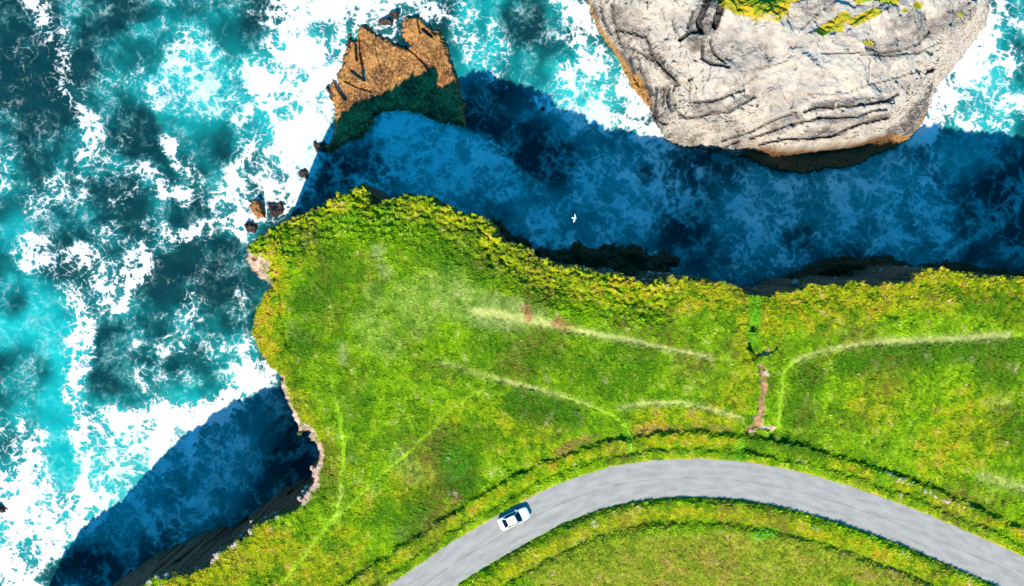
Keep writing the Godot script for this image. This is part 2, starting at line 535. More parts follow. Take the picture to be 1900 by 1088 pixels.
	cls.resize(gw * gh)
	cls.fill(1)
	var me: ArrayMesh = grid_meshes(rect, gw, gh, y, cls, 1)[1]
	var o := put("sea", me, null)
	me.surface_set_material(0, m)
	tag(o, "", "", "", "structure")
	# open sea beyond the frame
	var st := SurfaceTool.new()
	st.begin(Mesh.PRIMITIVE_TRIANGLES)
	var far := material("open_sea", lin(0.003, 0.05, 0.07), 0.25, 0.35)
	st.set_normal(Vector3.UP)
	for p in [Vector3(-900, -0.8, -900), Vector3(900, -0.8, -900), Vector3(900, -0.8, 900), Vector3(-900, -0.8, -900), Vector3(900, -0.8, 900), Vector3(-900, -0.8, 900)]:
		st.add_vertex(p)
	o = put("open_sea", st.commit(), far)
	tag(o, "", "", "", "structure")
	print("sea ", Time.get_ticks_msec() - t0)

# ---------------------------------------------------------------- the grassy headland
var road_mid := PackedVector2Array()

func build_land() -> void:
	var t0 := Time.get_ticks_msec()
	var rect := land_rect
	var coast := distance_field(rect, 0.5, poly(COAST, H), true)
	var mid := []
	for i in range(0, ROAD_OUT.size(), 2):
		mid.append((ROAD_OUT[i] + ROAD_IN[i]) * 0.5)
		mid.append((ROAD_OUT[i + 1] + ROAD_IN[i + 1]) * 0.5)
	road_mid = poly(mid, H)
	var road := distance_field(rect, 0.8, road_mid, false)
	var cell := 0.4
	# channels: A = yellow, pale, brown, dark | B = straw path, green path, rock, tan | C = trench, gully green, lowering, path id smooth
	var A := Field.new(rect, cell, [0.12, 0.0, 0.0, 0.0])
	var B := Field.new(rect, cell, [0.0, 0.0, 0.0, 0.0])
	var C := Field.new(rect, cell * 0.6, [0.0, 0.0, 0.0, 0.0])
	var P := func(f: Field, ch: int, a: Array, rad: float, v: float, s := 1.0, squash := 1.0) -> void:
		f.paint(ch, poly(a, H), rad * S, v, s, squash)
	for e in [[[560,380, 640,350, 680,360, 740,360, 830,390, 900,420],50,.5], [[930,450, 1000,490, 1100,515, 1200,535, 1300,535, 1380,545],60,.62], [[1440,560, 1520,550, 1600,540, 1700,530, 1800,525, 1920,535],72,.66], [[490,440, 520,420],40,.55],
		[[500,500, 495,580, 490,640, 510,680],45,.65], [[530,720, 560,780, 590,830],35,.45], [[470,1010, 400,1060, 350,1090],60,.8], [[520,1040, 600,1060],70,.6], [[640,1010],60,.4], [[1800,790],110,.45], [[1620,740],80,.42], [[1740,840],60,.6], [[1520,590],40,.6], [[1560,560, 1620,565],40,.7],
		[[1880,560],60,.6], [[1390,600, 1380,660],30,.8], [[1430,600],30,.8], [[1380,720],50,.4], [[1340,760],50,.5], [[860,780, 920,800],60,.4], [[760,900],60,.45], [[680,930],50,.35], [[1000,810],70,.35], [[1200,790, 1300,785],40,.6], [[640,860],40,.3], [[1080,540],40,.5], [[960,520],30,.2], [[700,420],60,.15], [[560,480],40,.4]]:
		P.call(A, 0, e[0], e[1], e[2])
	for e in [[[700,465],18,.9], [[705,490],14,.8], [[715,505],20,.75], [[690,540, 700,560],26,.35], [[633,640, 635,670],13,.75], [[680,600, 720,640],40,.35], [[760,560, 830,540],60,.4], [[850,560, 900,575],48,.6], [[920,580, 960,585],40,.85], [[880,590, 930,600],20,.9], [[1000,590],26,.7], [[780,600],40,.35],
		[[550,620],20,.25], [[740,850, 760,880],30,.3], [[770,880],18,.4], [[1850,750],25,.3], [[540,600],12,.4], [[655,850],14,.4], [[690,910],20,.3], [[740,990],20,.35]]:
		P.call(A, 1, e[0], e[1], e[2])
	for e in [[[976,570, 980,592],11,1.0], [[1035,598, 1050,612],17,.85], [[1062,608],12,.7], [[810,575],5,.7], [[842,553],4,.6], [[905,560],5,.6], [[1365,700],6,.5], [[1100,812, 1060,825, 1035,838],13,.8], [[1180,800, 1280,790, 1350,797],9,.7], [[1900,1010],10,.2], [[840,930, 850,925],10,.6], [[760,890],10,.4]]:
		P.call(A, 2, e[0], e[1], e[2])
	for e in [[[620,500],60,.4], [[600,540, 570,560],50,.5], [[550,640],50,.55], [[540,690],40,.3], [[840,480, 800,470],40,.3], [[700,540],20,.4], [[840,850, 850,890],48,1.0], [[820,820, 900,810],40,.5], [[960,750, 1060,770],38,.75], [[1120,700],90,.4], [[900,640, 1000,660],60,.35], [[1180,680],60,.4], [[1020,640],40,.3], [[1570,680, 1660,660, 1780,650, 1890,650],34,.6], [[1500,700],40,.5],
		[[1800,560, 1900,580],34,.55], [[1480,760],50,.45], [[1850,690],60,.45], [[1880,800],60,.4], [[1400,830, 1450,820, 1500,835],26,.7], [[780,940, 760,980],50,.5], [[580,900],50,.3], [[700,960],40,.35], [[640,560],40,.25], [[980,480],30,.3], [[900,500],40,.3], [[650,760],60,.3]]:
		P.call(A, 3, e[0], e[1], e[2])
	# worn paths
	for e in [[[880,577, 960,590, 1050,609, 1120,623, 1180,634],12,.85], [[1180,634, 1250,650, 1320,664],8.5,.8], [[820,672, 860,685, 920,703],10,.45], [[920,703, 980,718, 1040,735],9.5,.72], [[1040,735, 1095,752],8,.45], [[1150,756, 1200,749, 1260,747, 1310,757, 1375,776],8.5,.75],
		[[1478,668, 1520,653, 1570,642, 1625,635],9.5,.7], [[1625,635, 1700,632, 1780,628, 1870,622],12,.85], [[1820,884, 1870,897, 1920,912],16,.6], [[635,905, 630,930],6,.55], [[660,890],12,.35]]:
		P.call(B, 0, e[0], e[1], e[2])
	for e in [[[1320,664, 1372,672],6,.6], [[800,663, 860,686, 920,705],6,.7], [[1040,735, 1100,756, 1140,775, 1165,798, 1172,845],6.5,.95], [[915,718, 870,736, 830,765, 800,800, 750,846, 690,896, 650,936, 600,986, 560,1036, 520,1088],6,.75],
		[[1475,669, 1453,692, 1448,740, 1445,790],8,.85], [[1445,795, 1500,802, 1570,802, 1640,816, 1700,836, 1750,860, 1810,884],5,.6], [[610,700, 628,770, 635,830, 632,900, 625,950, 600,986],8,.75], [[1230,652, 1280,700, 1300,735],7,.6], [[1870,622, 1930,625],10,.6], [[1420,840, 1440,830],14,.4]]:
		P.call(B, 1, e[0], e[1], e[2])
	# bare rock and soil at the rims
	for e in [[[454,482, 472,484, 484,490],14,1.0], [[464,494, 476,508, 488,528],16,1.0], [[442,458, 450,474],11,.9], [[519,702, 525,730, 538,758, 550,785],9,.8], [[553,792, 566,797, 574,803],15,1.0], [[580,812, 590,833, 593,850],11,.9], [[587,860, 582,880, 579,900, 565,918, 560,932],14,1.0], [[456,985],7,.8], [[394,1030],7,.6],
		[[478,432, 490,437],8,.9], [[1411,682, 1416,700, 1419,720, 1413,745, 1414,765, 1404,788],11,.95], [[1406,790, 1435,797],8,.8], [[1400,790, 1388,802],9,.85], [[1400,775, 1408,780],10,.9], [[1425,655, 1408,660],6,.7], [[1420,690, 1425,695],6,.8], [[940,428],9,.9], [[560,455],8,.5], [[478,545],5,.6], [[466,600],4,.6], [[480,668, 492,682],4,.8]]:
		P.call(B, 2, e[0], e[1], e[2])
	for e in [[[1000,1060, 1100,1030, 1250,1010, 1400,1010, 1550,1040, 1700,1090],34,.75], [[1050,1100, 1250,1060, 1500,1080],70,.85], [[1350,1005, 1400,1000, 1480,1010],22,1.0], [[1600,1060, 1680,1090],30,.9], [[1330,1045],60,1.0]]:
		P.call(B, 3, e[0], e[1], e[2])
	# trenches, scarps and the gully
	for e in [[[518,545, 520,600, 532,640, 548,656],4,.5], [[500,553, 520,545],4,.6], [[462,478, 480,440, 497,430],5,.6], [[478,442, 492,434],6,1.3], [[885,425, 905,440, 925,460],5,.8], [[888,455, 905,462, 922,470],5,.9], [[925,478, 940,495, 955,492],5,.8], [[1640,582, 1660,590, 1690,585],4,.7], [[1015,500, 1035,505],5,.8], [[690,372, 684,362],8,2.5], [[650,360, 690,385, 700,400],5,.6], [[800,385, 820,395],6,.5],
		[[1403,560, 1400,590, 1396,615, 1400,640],22,1.0], [[1402,606, 1398,612],10,2.6], [[1392,640, 1396,655],10,2.4], [[1370,605, 1380,600],5,.8], [[1425,580, 1428,595],4,.7], [[1405,660, 1430,650, 1440,645],7,1.1], [[1378,668, 1400,668],6,1.0], [[1412,680, 1418,720, 1413,760, 1404,792],11,.6], [[1385,795, 1378,830, 1385,835],9,1.4], [[1380,832, 1400,838],10,1.5], [[1372,745, 1395,752],4,.5], [[440,455, 470,460],5,.4], [[560,470, 580,462],4,.6]]:
		P.call(C, 0, e[0], e[1], e[2])
	for e in [[[1405,550, 1400,590, 1395,625, 1398,640],19,1.0], [[1160,800, 1170,850],7,.7], [[840,860],40,.4], [[1375,820, 1370,850],14,.8], [[1400,990, 1430,985],16,.9], [[1620,865, 1640,890],12,.6], [[1480,860],14,.4]]:
		P.call(C, 1, e[0], e[1], e[2])
	P.call(C, 2, [540,392, 660,345, 740,360, 840,390, 930,440, 1000,470, 1100,500, 1180,520], 110, 2.6)
	P.call(C, 2, [440,450, 470,500], 60, 3.0)
	P.call(C, 2, [930,440, 1000,480, 1100,510, 1250,525, 1380,545, 1500,540, 1600,535, 1700,520, 1800,520, 1950,530], 45, 0.8, 0.5)
	print("land fields ", Time.get_ticks_msec() - t0)
	var w := land_w
	var h := land_h
	var sdm := coast.up(w, h)
	var rdm := road.up(w, h)
	var Bm := B.up(w, h)
	var Am := A.up(w, h)
	var Cm := C.up(w, h)
	var lump := noise_image(w, h, 5.5, 3, 21, 1.0, false, 3.0)
	var blade := noise_image(w, h, 3.2, 2, 28, 1.5, true, 2.0)
	var broad := noise_image(w, h, 60.0, 4, 22)
	var ledge := noise_image(w, h, 7.0, 3, 23, 2.6, true, 4.0)
	var rag := noise_image(w, h, 12.0, 4, 24)
	var wig := noise_image(w, h, 16.0, 3, 25)
	land_y.resize(w * h)
	tall.resize(w * h)
	var cls := PackedByteArray()
	cls.resize(w * h)
	var oxs := PackedFloat32Array([0.0, 0.8, 1.25, 1.7, 2.2, 2.8, 3.1, 3.5, 4.0, 5.5, 8.0])
	var oys := PackedFloat32Array([0.0, 0.03, -0.55, -0.6, 0.1, 0.35, 0.3, -0.75, -0.8, -0.3, 0.0])
	var ixs := PackedFloat32Array([0.0, 0.15, 0.75, 1.2, 2.0, 2.9, 3.2, 3.4, 3.9, 4.6, 7.0, 12.0])
	var iys := PackedFloat32Array([0.0, 0.12, 0.75, 0.85, 0.75, 0.1, -0.1, 0.0, 0.65, 0.75, 0.6, 0.5])
	var ways := []
	for e in [[860,575, 960,590, 1120,623, 1250,650, 1372,672], [800,663, 920,703, 1040,735, 1100,756, 1165,798, 1172,845], [915,718, 830,765, 750,846, 650,936, 560,1036, 520,1088], [1150,756, 1200,749, 1260,747, 1310,757, 1375,776], [1475,668, 1570,642, 1625,635, 1780,628, 1930,622], [1468,680, 1448,740, 1445,790], [1447,797, 1570,802, 1700,836, 1810,884, 1920,912], [610,700, 628,770, 635,830, 632,900, 605,980], [1230,652, 1280,700, 1300,735]]:
		ways.append(poly(e, H))
	var rows := []
	rows.resize(h)
	par(h, func(j: int) -> void:
		var ys := PackedFloat32Array()
		ys.resize(w)
		var ts := PackedFloat32Array()
		ts.resize(w)
		var cs := PackedByteArray()
		cs.resize(w)
		for i in w:
			var q := j * w + i
			var rg := rag[q] / 255.0 - 0.5
			var sd := sdm[q * 4] + 0.28 + rg * 0.9 + (lump[q] / 255.0 - 0.5) * 0.5
			var north: float = clampf(Cm[q * 4 + 2] / 1.5, 0.0, 1.3)
			var path: float = clampf(maxf(Bm[q * 4], Bm[q * 4 + 1]), 0.0, 1.0)
			var pale: float = clampf(Am[q * 4 + 1], 0.0, 1.0)
			var rock: float = clampf(Bm[q * 4 + 2], 0.0, 1.0)
			var y := H + (broad[q] / 255.0 - 0.5) * 0.9 - Cm[q * 4 + 2] * clampf(1.0 - (sd - 3.0) / 9.0, 0.0, 1.0)
			y -= 1.3 * exp(-maxf(sd, 0.0) / 1.6)
			# grass in lumps, terraced with dark risers towards the edges
			var amp := lerpf(0.44, 0.06, clampf(path * 1.3, 0.0, 1.0)) * (1.0 - 0.65 * pale) * (1.0 - 0.8 * rock)
			amp *= 1.0 - 0.5 * clampf(Bm[q * 4 + 3], 0.0, 1.0)
			var near := clampf(1.0 - (sd - 1.0) / 7.5, 0.0, 1.0) * (0.35 + 0.65 * clampf(north, 0.0, 1.0))
			y += (lump[q] / 255.0 - 0.5) * amp * (1.0 + near * 0.1) + (blade[q] / 255.0 - 0.6) * amp * 0.8
			# terracettes: the ground steps down to the north in ragged scarps
			var ph := (-(rect.position.y + (j + 0.5) * rect.size.y / h) + (wig[q] / 255.0 + rag[q] / 255.0) * 1.6 + i * 0.012) / 1.25
			y += (ph - floorf(ph) - 0.5) * 0.95 * near * clampf(north * 1.2, 0.2, 1.0) * (0.35 + ledge[q] / 255.0) * (1.0 - rock)
			y += (ledge[q] / 255.0 - 0.5) * 0.6 * near * (1.0 - rock)
			y -= Cm[q * 4] * 0.75 * (0.75 + 0.5 * (lump[q] / 255.0))
			# road and its banks
			var rd := rdm[q * 4]
			var wob := (wig[q] / 255.0 - 0.5) * 0.9
			var hw := 2.72
			if absf(rd) < 22.0:
				var d := absf(rd) - hw
				var flat := clampf(1.0 - (d - 0.4) / 3.5, 0.0, 1.0)
				if d < 0.25:
					y = H - 0.06
				elif rd > 0.0:
					var gap := clampf((d - 0.2) / 0.6, 0.0, 1.0)
					y = lerpf(y, H + (lump[q] / 255.0 - 0.5) * 0.22 * gap, flat) + ramp(d + wob * gap, oxs, oys) * (0.75 + rg)
				else:
					var gap := clampf(d / 0.5, 0.0, 1.0)
					y = lerpf(y, H + (lump[q] / 255.0 - 0.5) * 0.3 * gap, flat) + ramp(d + wob * 0.7 * gap, ixs, iys) * (0.85 + rg * 0.5)
			# the cliff
			var c := clampf((sd + 0.35) / 1.15, 0.0, 1.0)
			ys[i] = lerpf(-4.0, y, pow(c, 0.7)) if sd < 0.8 else y
			var k := 1
			if sd < -0.75:
				k = 0
			elif sd < 0.92:
				k = 2
			elif absf(rd) < hw - 0.35:
				k = 0
			elif Bm[q * 4] > 0.42 or (Bm[q * 4 + 1] > 0.42 and absf(rd) > hw + 0.5):
				k = 3
				var here := Vector2(rect.position.x + (i + 0.5) * rect.size.x / w, rect.position.y + (j + 0.5) * rect.size.y / h)
				var best := 1e9
				for n in ways.size():
					var way: PackedVector2Array = ways[n]
					for v in way.size() - 1:
						var dd := here.distance_squared_to(Geometry2D.get_closest_point_to_segment(here, way[v], way[v + 1]))
						if dd < best:
							best = dd
							k = 5 + n
			elif rock > 0.6 and Cm[q * 4] > 0.25 and sd > 3.0:
				k = 4
			cs[i] = k
			ts[i] = clampf(1.0 - path * 1.05, 0.0, 1.0) * clampf(1.0 - rock * 1.5, 0.0, 1.0) * (1.0 - 0.6 * pale) * (0.0 if sd < 0.6 or absf(rd) < hw + 0.25 else 1.0) * (1.0 - 0.55 * clampf(Bm[q * 4 + 3], 0.0, 1.0)) * (1.0 - 0.6 * near)
		rows[j] = [ys, ts, cs])
	land_y = PackedFloat32Array()
	tall = PackedFloat32Array()
	cls = PackedByteArray()
	for j in h:
		land_y.append_array(rows[j][0])
		tall.append_array(rows[j][1])
		cls.append_array(rows[j][2])
	print("land heights ", Time.get_ticks_msec() - t0)
	# colours
	var tw := land_tex_w
	var th := land_tex_h
	var sdt := coast.up(tw, th)
	var rdt := road.up(tw, th)
	var At := A.up(tw, th)
	var Bt := B.up(tw, th)
	var Ct := C.up(tw, th)
	var n1 := noise_image(tw, th, 150.0, 4, 41, 1.0, false, 60.0)
	var n2 := noise_image(tw, th, 34.0, 4, 42, 1.0, false, 20.0)
	var n3 := noise_image(tw, th, 9.0, 3, 43)
	var n4 := noise_image(tw, th, 3.5, 2, 44)
	var tex := texture_rows(tw, th, func(j: int) -> PackedByteArray:
		var o := PackedByteArray()
		o.resize(tw * 3)
		for i in tw:
			var q := j * tw + i
			var a := n1[q] / 255.0 - 0.5
			var b := n2[q] / 255.0 - 0.5
			var c := n3[q] / 255.0 - 0.5
			var d := n4[q] / 255.0 - 0.5
			var sd := sdt[q * 4]
			var g := clampf(0.5 + a * 0.9 + b * 1.2 + c * 1.1 + d * 0.6 - At[q * 4 + 3] * 0.75, 0.0, 1.0)
			# dark blade green to fresh green
			var col := Vector3(0.065, 0.175, 0.004).lerp(Vector3(0.215, 0.40, 0.004), g)
			var yv: float = At[q * 4] + clampf(1.0 - sd / 4.5, 0.0, 1.0) * 0.12
			var rd := rdt[q * 4]
			var ad := absf(rd) - 2.72
			if rd > 0.0 and ad < 6.0:
				yv += 0.55 * clampf(1.0 - absf(ad - 2.6) / 1.0, 0.0, 1.0) + 0.5 * clampf(1.0 - ad / 0.7, 0.0, 1.0)
			elif rd < 0.0 and ad < 6.0:
				yv += 0.75 * clampf(1.0 - absf(ad - 1.9) / 1.2, 0.0, 1.0)
			yv *= 1.0 - 0.8 * clampf(At[q * 4 + 3], 0.0, 1.0)
			yv = clampf(yv * 1.0 + (b * 1.8 + c * 1.5) * clampf(yv * 2.0, 0.15, 1.0) - 0.05, 0.0, 1.0)
			col = col.lerp(Vector3(0.36, 0.39, 0.004), yv)
			var och := clampf((yv - 0.35) * 1.4 * clampf((c + a + 0.1) * 3.5, 0.0, 1.0), 0.0, 0.75)
			col = col.lerp(Vector3(0.40, 0.26, 0.014), och)
			var tn: float = clampf(Bt[q * 4 + 3] * (0.9 + b * 1.2 + c), 0.0, 1.0)
			col = col.lerp(Vector3(0.30, 0.32, 0.02), tn * 0.85)
			col = col.lerp(Vector3(0.25, 0.15, 0.03), clampf((tn - 0.5) * 2.0 * (0.45 + a * 2.2 + c * 2.0), 0.0, 0.6))
			var pv: float = clampf(At[q * 4 + 1] * (0.9 + b * 1.4 + c * 1.1), 0.0, 1.0)
			col = col.lerp(Vector3(0.30, 0.36, 0.10), pv * 0.85)
			var gp: float = clampf(Bt[q * 4 + 1] * (1.0 + b), 0.0, 1.0)
			col = col.lerp(Vector3(0.27, 0.44, 0.015), gp * 0.95)
			var sp: float = clampf(Bt[q * 4] * (1.05 + b * 0.9 + c * 0.9), 0.0, 1.0)
			col = col.lerp(Vector3(0.40, 0.385, 0.12), sp * 0.85)
			var bv: float = clampf(At[q * 4 + 2] * (0.75 + b * 2.0 + c * 2.2), 0.0, 1.0)
			col = col.lerp(Vector3(0.30, 0.155, 0.05), bv)
			var gg: float = clampf(Ct[q * 4 + 1], 0.0, 1.0)
			col = col.lerp(Vector3(0.022, 0.10, 0.004), clampf(At[q * 4 + 3] * (0.55 + b * 1.4 + c), 0.0, 0.75))
			col = col.lerp(Vector3(0.06, 0.36, 0.01), gg * (0.7 + b))
			var rk: float = clampf((Bt[q * 4 + 2] + c * 1.0 + b * 0.8 - 0.3) * 2.0, 0.0, 1.0)
			col = col.lerp(Vector3(0.36, 0.25, 0.18).lerp(Vector3(0.26, 0.135, 0.06), clampf(Ct[q * 4] * 3.0, 0.0, 0.85)) * (1.0 + c * 1.1 + b * 0.9 + d * 0.5), rk)
			col *= 1.0 + d * 0.35
			o[i * 3] = int(255.0 * pow(clampf(col.x, 0.0, 1.0), 0.4545))
			o[i * 3 + 1] = int(255.0 * pow(clampf(col.y, 0.0, 1.0), 0.4545))
			o[i * 3 + 2] = int(255.0 * pow(clampf(col.z, 0.0, 1.0), 0.4545))
		return o)
	land_img = tex.get_image()
	print("land colours ", Time.get_ticks_msec() - t0)
	var m := material("grass_ground", Color.WHITE, 0.95, 0.15)
	m.albedo_texture = tex
	m.texture_repeat = false
	m.heightmap_enabled = true
	m.heightmap_scale = 12.0
	m.heightmap_texture = grey_texture(tw, th, n3)
	var cliff := rock_material("cliff_rock", 71, [0.0, 0.45, 0.6, 1.0], [lin(0.04, 0.025, 0.015), lin(0.11, 0.07, 0.04), lin(0.18, 0.12, 0.075), lin(0.34, 0.25, 0.17)], 4.0)
	var ms := grid_meshes(rect, w, h, land_y, cls, 4 + ways.size())
	var o := put("grassy_headland", ms[1], m)
	tag(o, "", "", "", "structure")
	o = put("cliff_face", ms[2], cliff, o)
	for n in ways.size():
		if ms[5 + n]:
			o = put("footpath", ms[5 + n], m)
			tag(o, "", "", "", "structure")
	if ms[4]:
		o = put("gully_path", ms[4], m)
		tag(o, "", "", "", "structure")
	print("land ", Time.get_ticks_msec() - t0)

# ---------------------------------------------------------------- road
func build_road() -> void:
	var n := ROAD_OUT.size() / 2
	var cur := Curve2D.new()
	for i in n:
		var t := (road_mid[mini(i + 1, n - 1)] - road_mid[maxi(i - 1, 0)]) / 6.0
		cur.add_point(road_mid[i], -t, t)
	var total := cur.get_baked_length()
	var st := SurfaceTool.new()
	st.begin(Mesh.PRIMITIVE_TRIANGLES)
	var steps := int(total / 0.5)
	var rng := RandomNumberGenerator.new()
	rng.seed = 5
	var across := [-1.0, -0.96, -0.5, 0.0, 0.5, 0.96, 1.0]
	var e0 := FastNoiseLite.new()
	e0.frequency = 0.35
	for k in steps + 1:
		var s := total * k / steps
		var p := cur.sample_baked(s, true)
		var t := (cur.sample_baked(minf(s + 0.3, total)) - cur.sample_baked(maxf(s - 0.3, 0.0))).normalized()
		var nn := Vector2(-t.y, t.x)
		for a in across:
			var hw := 2.72 + (e0.get_noise_2d(s, a * 50.0) * 0.14 if absf(a) > 0.9 else 0.0)
			var q: Vector2 = p + nn * hw * a
			st.set_uv(Vector2(s / 60.0, 0.5 + a * 0.5))
			st.set_normal(Vector3.UP)
			st.add_vertex(Vector3(q.x, H + 0.06 - 0.05 * a * a - (0.12 if absf(a) == 1.0 else 0.0), q.y))
	var c := across.size()
	for k in steps:
		for i in c - 1:
			var q := k * c + i
			for v in [q, q + c, q + 1, q + 1, q + c, q + c + 1]:
				st.add_index(v)
	var w := 2048
	var h := 192
	var n1 := noise_image(w, h, 5.0, 3, 61, 7.0)
	var n2 := noise_image(w, h, 40.0, 4, 62, 3.0)
	var n3 := noise_image(w, h, 2.5, 2, 63)
	var n4 := noise_image(w, h, 3.0, 3, 64, 24.0)
	var tex := texture_rows(w, h, func(j: int) -> PackedByteArray:
		var o := PackedByteArray()
		o.resize(w * 3)
		var v := j / float(h)
		for i in w:
			var q := j * w + i
			var a := n1[q] / 255.0 - 0.5
			var b := n2[q] / 255.0 - 0.5
			var d := n3[q] / 255.0 - 0.5
			var l := n4[q] / 255.0 - 0.5
			var g := 0.262 + a * 0.04 + b * 0.09 + d * 0.07
			# old seam along the middle and scuffs along the wheel tracks
			var off := v - 0.5 - b * 0.02
			var seam := clampf(1.0 - absf(off) / 0.014, 0.0, 1.0) * clampf(0.7 + l * 2.0, 0.0, 1.0)
			var track := maxf(clampf(1.0 - absf(v - 0.2) / 0.12, 0.0, 1.0), clampf(1.0 - absf(v - 0.78) / 0.12, 0.0, 1.0))
			var scuff := clampf((l + a * 0.9 - 0.14) * 5.0, 0.0, 1.0) * (0.3 + 0.7 * track)
			g -= 0.14 * seam + 0.08 * scuff
			var edge := clampf((0.05 - minf(v, 1.0 - v)) / 0.05, 0.0, 1.0)
			var e2 := clampf(edge * (0.6 + b * 2.0 + d * 2.0), 0.0, 1.0)
			var r := g * 1.03 + 0.03 * e2
			var gg := g * 1.0 + 0.02 * e2
			var bb := g * 0.92 - 0.06 * e2
			o[i * 3] = int(255.0 * pow(clampf(r, 0.0, 1.0), 0.4545))
			o[i * 3 + 1] = int(255.0 * pow(clampf(gg, 0.0, 1.0), 0.4545))
			o[i * 3 + 2] = int(255.0 * pow(clampf(bb, 0.0, 1.0), 0.4545))
		return o)
	var m := material("old_asphalt", Color.WHITE, 0.9, 0.3)
	m.albedo_texture = tex
	m.heightmap_enabled = true
	m.heightmap_scale = 0.6
	m.heightmap_texture = grey_texture(w, h, n3)
	var o := put("road", st.commit(), m)
	tag(o, "", "", "", "structure")

# ---------------------------------------------------------------- limestone headland
func build_limestone() -> void:
	var t0 := Time.get_ticks_msec()
	var rect := Rect2(6, -62, 76, 44)
	var coast := distance_field(rect, 0.4, poly(LIME, 0.0), true)
	var E := 8.0
	var f := Field.new(rect, 0.25, [0.0, 0.0, 0.0, 0.0])     # crack, dark rock, grass, weed
	var P := func(ch: int, a: Array, rad: float, v: float, y := E, s := 1.0) -> void:
		f.paint(ch, poly(a, y), rad * S * (D + H - y) / D, v, s)
	for e in [[[1138,0, 1143,28, 1152,45, 1175,56, 1200,66, 1208,85, 1215,105, 1232,125, 1248,140, 1262,155],4,.7], [[1148,40, 1158,72, 1180,82, 1197,95, 1215,110],3.5,.6], [[1176,95, 1183,120, 1194,140, 1210,152, 1218,165],5,.9], [[1190,100, 1198,128, 1205,140],3,.6], [[1105,0, 1110,30, 1125,55, 1142,75],5,1.0], [[1120,0, 1125,25, 1140,50],4,.7],
		[[1330,-10, 1326,30, 1318,60],9,2.6], [[1312,-10, 1300,25, 1290,50, 1295,70],8,1.8], [[1292,68, 1275,68, 1258,80],5,1.6], [[1280,30, 1272,60],4,.8], [[1300,92, 1302,112, 1318,124, 1345,132],5,1.0], [[1312,85, 1320,105, 1340,125],4,.8], [[1225,20, 1232,40],3,.4], [[1245,40, 1250,60, 1258,75],3,.5],
		[[1214,160, 1216,195, 1226,225, 1228,250],4,1.1], [[1224,155, 1226,190, 1230,235],4,.9], [[1236,155, 1238,185],3,.7], [[1246,160, 1244,180, 1250,200],4,.9], [[1258,152, 1252,165],4,.9], [[1205,160, 1208,190],3,.7], [[1282,155, 1283,190],2.5,.5],
		[[1290,188, 1320,190, 1345,182, 1378,170],4,.7], [[1262,205, 1275,216, 1300,215, 1325,207, 1350,210, 1375,195, 1400,180],4,.7], [[1235,215, 1245,222],4,.8], [[1300,262, 1345,270, 1380,255],4,.6], [[1350,255, 1400,240, 1430,225, 1470,212],3.5,.6], [[1485,212, 1510,203, 1540,202],4,.8], [[1550,200, 1570,202, 1600,198, 1640,190, 1665,175],4,.8],
		[[1400,252, 1440,240, 1470,232, 1500,226, 1530,220, 1580,222, 1610,210, 1640,205],3.5,.8], [[1420,262, 1470,256, 1500,256, 1545,252, 1570,240, 1600,230, 1650,218],3.5,.9], [[1490,180, 1520,180, 1560,178, 1600,165],2,.3], [[1600,120, 1603,160],2.5,.45], [[1510,110, 1560,108, 1590,112, 1640,108],3,.5], [[1640,110, 1700,100, 1740,80],3,.5],
		[[1590,100, 1620,105, 1660,100, 1700,85, 1720,60],4,.5], [[1590,165, 1630,155, 1680,140, 1710,130],2.5,.4], [[1340,180, 1380,160, 1400,145],3,.4], [[1365,140, 1420,130, 1450,120],2.5,.35], [[1460,20, 1500,5],3,.4], [[1630,20, 1625,40],3,.6], [[1725,130, 1740,125],5,1.2], [[1470,70, 1500,40, 1540,10],3,.35]]:
		P.call(0, e[0], e[1] * 0.8, e[2])
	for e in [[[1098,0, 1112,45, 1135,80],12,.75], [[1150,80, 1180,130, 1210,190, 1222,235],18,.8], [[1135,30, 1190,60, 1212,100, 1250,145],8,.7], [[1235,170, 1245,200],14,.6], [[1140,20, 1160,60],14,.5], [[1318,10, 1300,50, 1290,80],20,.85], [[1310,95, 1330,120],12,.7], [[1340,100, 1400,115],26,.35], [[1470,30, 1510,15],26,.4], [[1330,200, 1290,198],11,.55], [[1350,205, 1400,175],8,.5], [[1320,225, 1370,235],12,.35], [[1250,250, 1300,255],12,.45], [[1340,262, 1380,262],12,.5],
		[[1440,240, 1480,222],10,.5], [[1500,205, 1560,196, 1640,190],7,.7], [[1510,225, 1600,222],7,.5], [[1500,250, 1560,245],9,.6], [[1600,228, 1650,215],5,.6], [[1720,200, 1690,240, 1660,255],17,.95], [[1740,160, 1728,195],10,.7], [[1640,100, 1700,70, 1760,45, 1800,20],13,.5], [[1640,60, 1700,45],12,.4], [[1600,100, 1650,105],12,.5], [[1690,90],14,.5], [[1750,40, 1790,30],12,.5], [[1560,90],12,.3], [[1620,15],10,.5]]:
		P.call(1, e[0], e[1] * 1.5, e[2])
	for e in [[[1350,0, 1400,5, 1450,-5],36,1.0], [[1355,18, 1400,26, 1440,28],24,1.0], [[1415,38, 1430,42],16,.9], [[1395,45, 1445,42],8,.6], [[1516,66, 1540,50, 1560,38],15,1.0], [[1575,50, 1590,42, 1612,32],13,1.0], [[1548,60],12,1.0], [[1585,5, 1620,4, 1650,10],11,.95], [[1690,18, 1700,15],10,1.0], [[1668,27],8,.9], [[1652,33],5,.7], [[1592,87, 1610,86],7,.8], [[1789,23],8,.8], [[1640,20],6,.5]]:
		P.call(2, e[0], e[1], e[2], 10.0)
	for e in [[[1080,-20, 1092,25, 1108,60, 1135,95, 1158,130, 1172,160],13,1.0], [[1178,150, 1190,175, 1200,190],13,1.0], [[1228,258, 1236,266],7,.9], [[1746,160, 1735,178],10,1.0], [[1728,195, 1716,222, 1700,245],9,.9], [[1650,262, 1685,258],9,1.0]]:
		P.call(3, e[0], e[1], e[2], 1.0)
